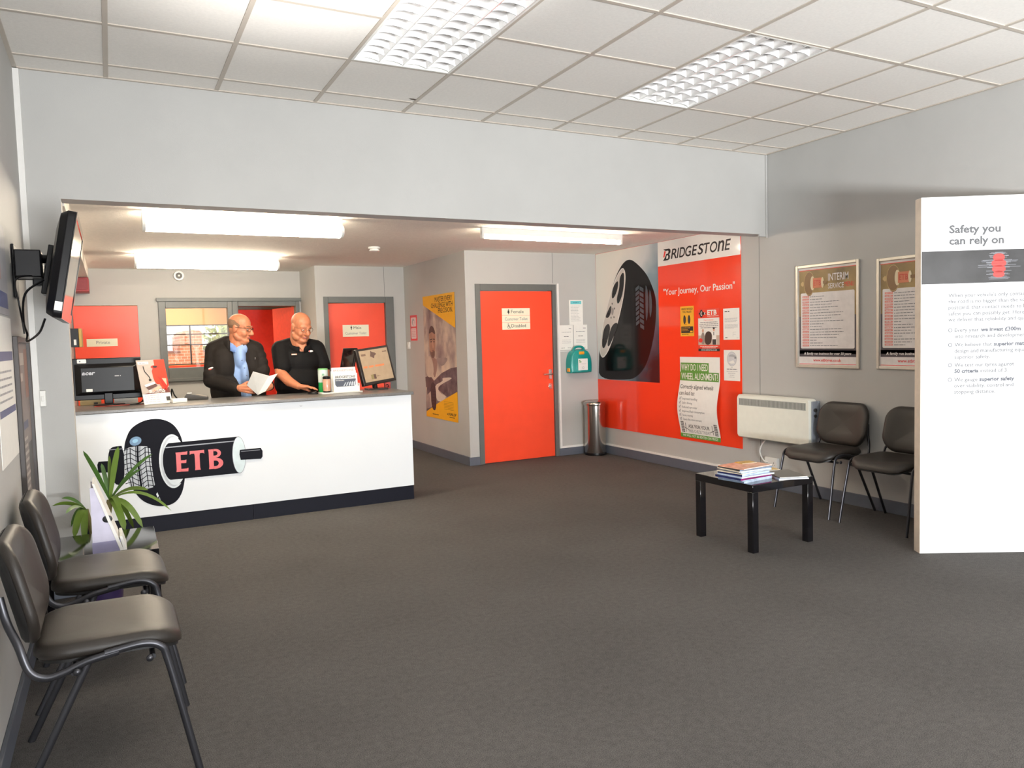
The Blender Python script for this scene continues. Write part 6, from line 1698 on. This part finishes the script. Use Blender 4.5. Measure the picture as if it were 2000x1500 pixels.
# --- the bald man in the black polo shirt
def man_in_polo():
    t = thing('person', 'bald man with glasses in a black polo shirt with his hand on a mouse', 'person', (0, 0, 0))
    PO = M('black_polo', (13, 12, 13), .8, var=.2, vscale=10, bump=.2, bscale=40, spec=.25)
    s = 1.1
    R = axes((.36, -.86, -.36)); c = (1.607, 7.375, 1.608)
    hp, P_ = head_prims(c, R, s, 1.0)
    body = list(hp)
    body += [('c', P_(0, -.035, -.06), .066, (1.59, 7.465, 1.40), .085), ('c', P_(0, .0, -.1), .056, (1.6, 7.42, 1.41), .065)]
    body += [('e', (1.59, 7.47, 1.25), (.16, .1, .2)), ('e', (1.57, 7.48, 1.02), (.16, .11, .2)), ('e', (1.57, 7.48, .88), (.16, .11, .12)), ('e', (1.595, 7.42, 1.38), (.06, .08, .06))]
    w1 = (1.495, 7.065, 1.058); w2 = (1.80, 7.25, 1.062)
    body += [('c', (1.56, 7.47, 1.38), .07, (1.4, 7.45, 1.39), .055), ('c', (1.4, 7.45, 1.39), .056, (1.392, 7.335, 1.175), .053), ('c', (1.392, 7.335, 1.175), .05, (1.44, 7.21, 1.1), .046), ('c', (1.44, 7.21, 1.1), .046, w1, .029)]
    body += [('c', (1.6, 7.48, 1.38), .07, (1.775, 7.49, 1.39), .055), ('c', (1.775, 7.49, 1.39), .056, (1.83, 7.45, 1.17), .05), ('c', (1.83, 7.45, 1.17), .048, w2, .029)]
    for q in (-1, 1): body += [('c', (1.58+q*.1, 7.48, .85), .06, (1.58+q*.105, 7.48, .1), .04)]
    body += hand_prims(w1, (.78, -.5, -.06), (-.1, -.1, -1), 1, (6, 14, 10), 9, 1.08, (35, 10))
    body += hand_prims(w2, (.12, -.95, -.16), (-.1, .1, -1), -1, (6, 12, 8), 6, 1.05, (40, 15))
    sculpt('body', body, .0046, SKIN, t, 6)
    face_parts(t, P_, R, s, M('pale_eyebrow', (190, 134, 104), .7))
    spectacles(t, P_, s, .0013, GUNMETAL)
    pp = [('c', (1.555, 7.5, 1.44), .075, (1.43, 7.47, 1.395), .088), ('c', (1.63, 7.51, 1.44), .072, (1.765, 7.5, 1.395), .085)]
    pp += [('e', (1.585, 7.47, 1.27), (.205, .155, .18)), ('e', (1.575, 7.465, 1.08), (.225, .18, .2)), ('e', (1.575, 7.48, .93), (.215, .17, .15)), ('e', (1.59, 7.54, 1.33), (.17, .1, .16))]
    pp += [('c', (1.425, 7.46, 1.395), .088, (1.415, 7.365, 1.235), .081), ('c', (1.77, 7.495, 1.39), .085, (1.815, 7.465, 1.225), .08)]
    sculpt('polo_shirt', pp, .009, PO, t, 2)
    mb = MB(PO); nk = Vector((1.595, 7.45, 1.445)); vs = []
    for k in range(23):
        a = rad(-80+340*k/22); d = Vector((cos(a), sin(a), 0)); f = .5-.5*cos(2*pi*k/22)
        fr = 1-f
        vs += [nk+d*.11+Vector((0, 0, -.035-.06*fr**3)), nk+d*(.104+.01*fr**4)+Vector((0, 0, .0-.05*fr**3)), nk+d*(.096+.012*fr**4)+Vector((0, 0, .03-.06*fr**3))]
    mb.add(vs, [(k*3+j, k*3+j+1, (k+1)*3+j+1, (k+1)*3+j) for k in range(22) for j in (0, 1)])
    mb.build('collar', t, solid=.01, angle=80)
    # open neck placket shows skin in a narrow V
    mb = MB(SKIN); mb.add([(1.56, 7.345, 1.445), (1.64, 7.345, 1.445), (1.598, 7.305, 1.375), (1.598, 7.32, 1.43)], [(0, 3, 2), (3, 1, 2)]); 
    mb.build('open_neck', t, angle=80)
    mb = MB(PAPER); mb.box((1.493, 7.307, 1.341), (1.542, 7.311, 1.353), M('badge_peach', (236, 180, 150), .6)); mb.box((1.498, 7.305, 1.344), (1.53, 7.308, 1.35), PAPER); mb.build('name_embroidery', t)
    mb = MB(PAPER); mb.ell((1.675, 7.318, 1.372), (.022, .004, .009)); mb.ell((1.662, 7.314, 1.372), (.005, .004, .008), REDINK); mb.build('chest_badge', t)
    legs(t, 1.58, 7.485, M('black_trousers', (24, 24, 28), .8), BLACK, .105, .108)
    return t
man_in_polo()
t = thing('computer_mouse', 'black mouse under the hand of the man in the polo shirt', 'mouse', (1.60, 6.985, ZW), rad(-35))
mb = MB(BLACK); mb.ell((0, 0, .002), (.052, .03, .026)); mb.v = [(a, b, max(0, c)) for a, b, c in mb.v]; mb.build('body', t, angle=70); mb = MB(DARKGREY); mb.ell((.026, 0, .022), (.009, .004, .006)); mb.build('wheel', t)

# ------------------------------------------------------------------ smaller pieces belong to the part that carries them
def nest(thing_name, pairs):
    for o in list(COL.objects):
        if o.parent is None and o.name.split('.')[0] == thing_name:
            kids = {}
            for ch in o.children: kids.setdefault(ch.name.split('.')[0], []).append(ch)
            for child, parent in pairs:
                if parent in kids:
                    for ch in kids.get(child, []): ch.parent = kids[parent][0]
for d_ in ('door_1', 'door_2', 'door_3'):
    o = bpy.data.objects[d_]; leaf_ = [c for c in o.children if c.name.split('.')[0] == 'door_leaf'][0]
    for c in list(o.children):
        if c.name.split('.')[0] in ('door_handle', 'lock', 'backplate'): c.parent = leaf_
nest('television', [('sticker', 'casing'), ('bezel', 'casing'), ('cable_box', 'wall_bracket')])
nest('wall_heater', [('grille', 'casing'), ('control_knob', 'back_box')])
nest('first_aid_box', [('label', 'case'), ('clasp', 'case'), ('handle', 'case'), ('wall_clip', 'case')])
nest('pedal_bin', [('pedal', 'base_ring'), ('hinge', 'lid')])
nest('light_switch', [('rocker', 'plate')])
nest('power_socket', [('rocker', 'faceplate'), ('pin_holes', 'faceplate')])
nest('computer_monitor', [('maker_logo', 'back_cover'), ('port_label', 'back_cover'), ('asset_sticker', 'screen_housing'), ('screen', 'screen_housing')])
nest('touch_screen', [('display', 'casing')])
nest('till_screen', [('display', 'casing')])
nest('potted_yucca', [('leaf', 'stem'), ('soil', 'pot')])
nest('person', [('shirt_buttons', 'shirt'), ('shirt_collar', 'shirt'), ('jacket_collar', 'jacket'), ('sleeve_badge', 'jacket'), ('zip_pull', 'jacket'), ('collar', 'polo_shirt'), ('name_embroidery', 'polo_shirt'), ('chest_badge', 'polo_shirt')])
nest('computer_mouse', [('wheel', 'body')])
nest('key_cabinet', [('sticker', 'body')])
nest('wall_box', [('cover', 'body')])
nest('alarm_sounder', [('cone', 'base'), ('speaker_opening', 'base')])
nest('smoke_detector', [('indicator', 'cover')])
nest('card_terminal', [('keypad', 'body'), ('paper_roll', 'body')])
nest('card_box', [('mark', 'box')])
nest('red_box', [('band', 'box')])
nest('display_card_stand', [('printed_mark', 'side_cheek'), ('leaflet_tray', 'front_board')])
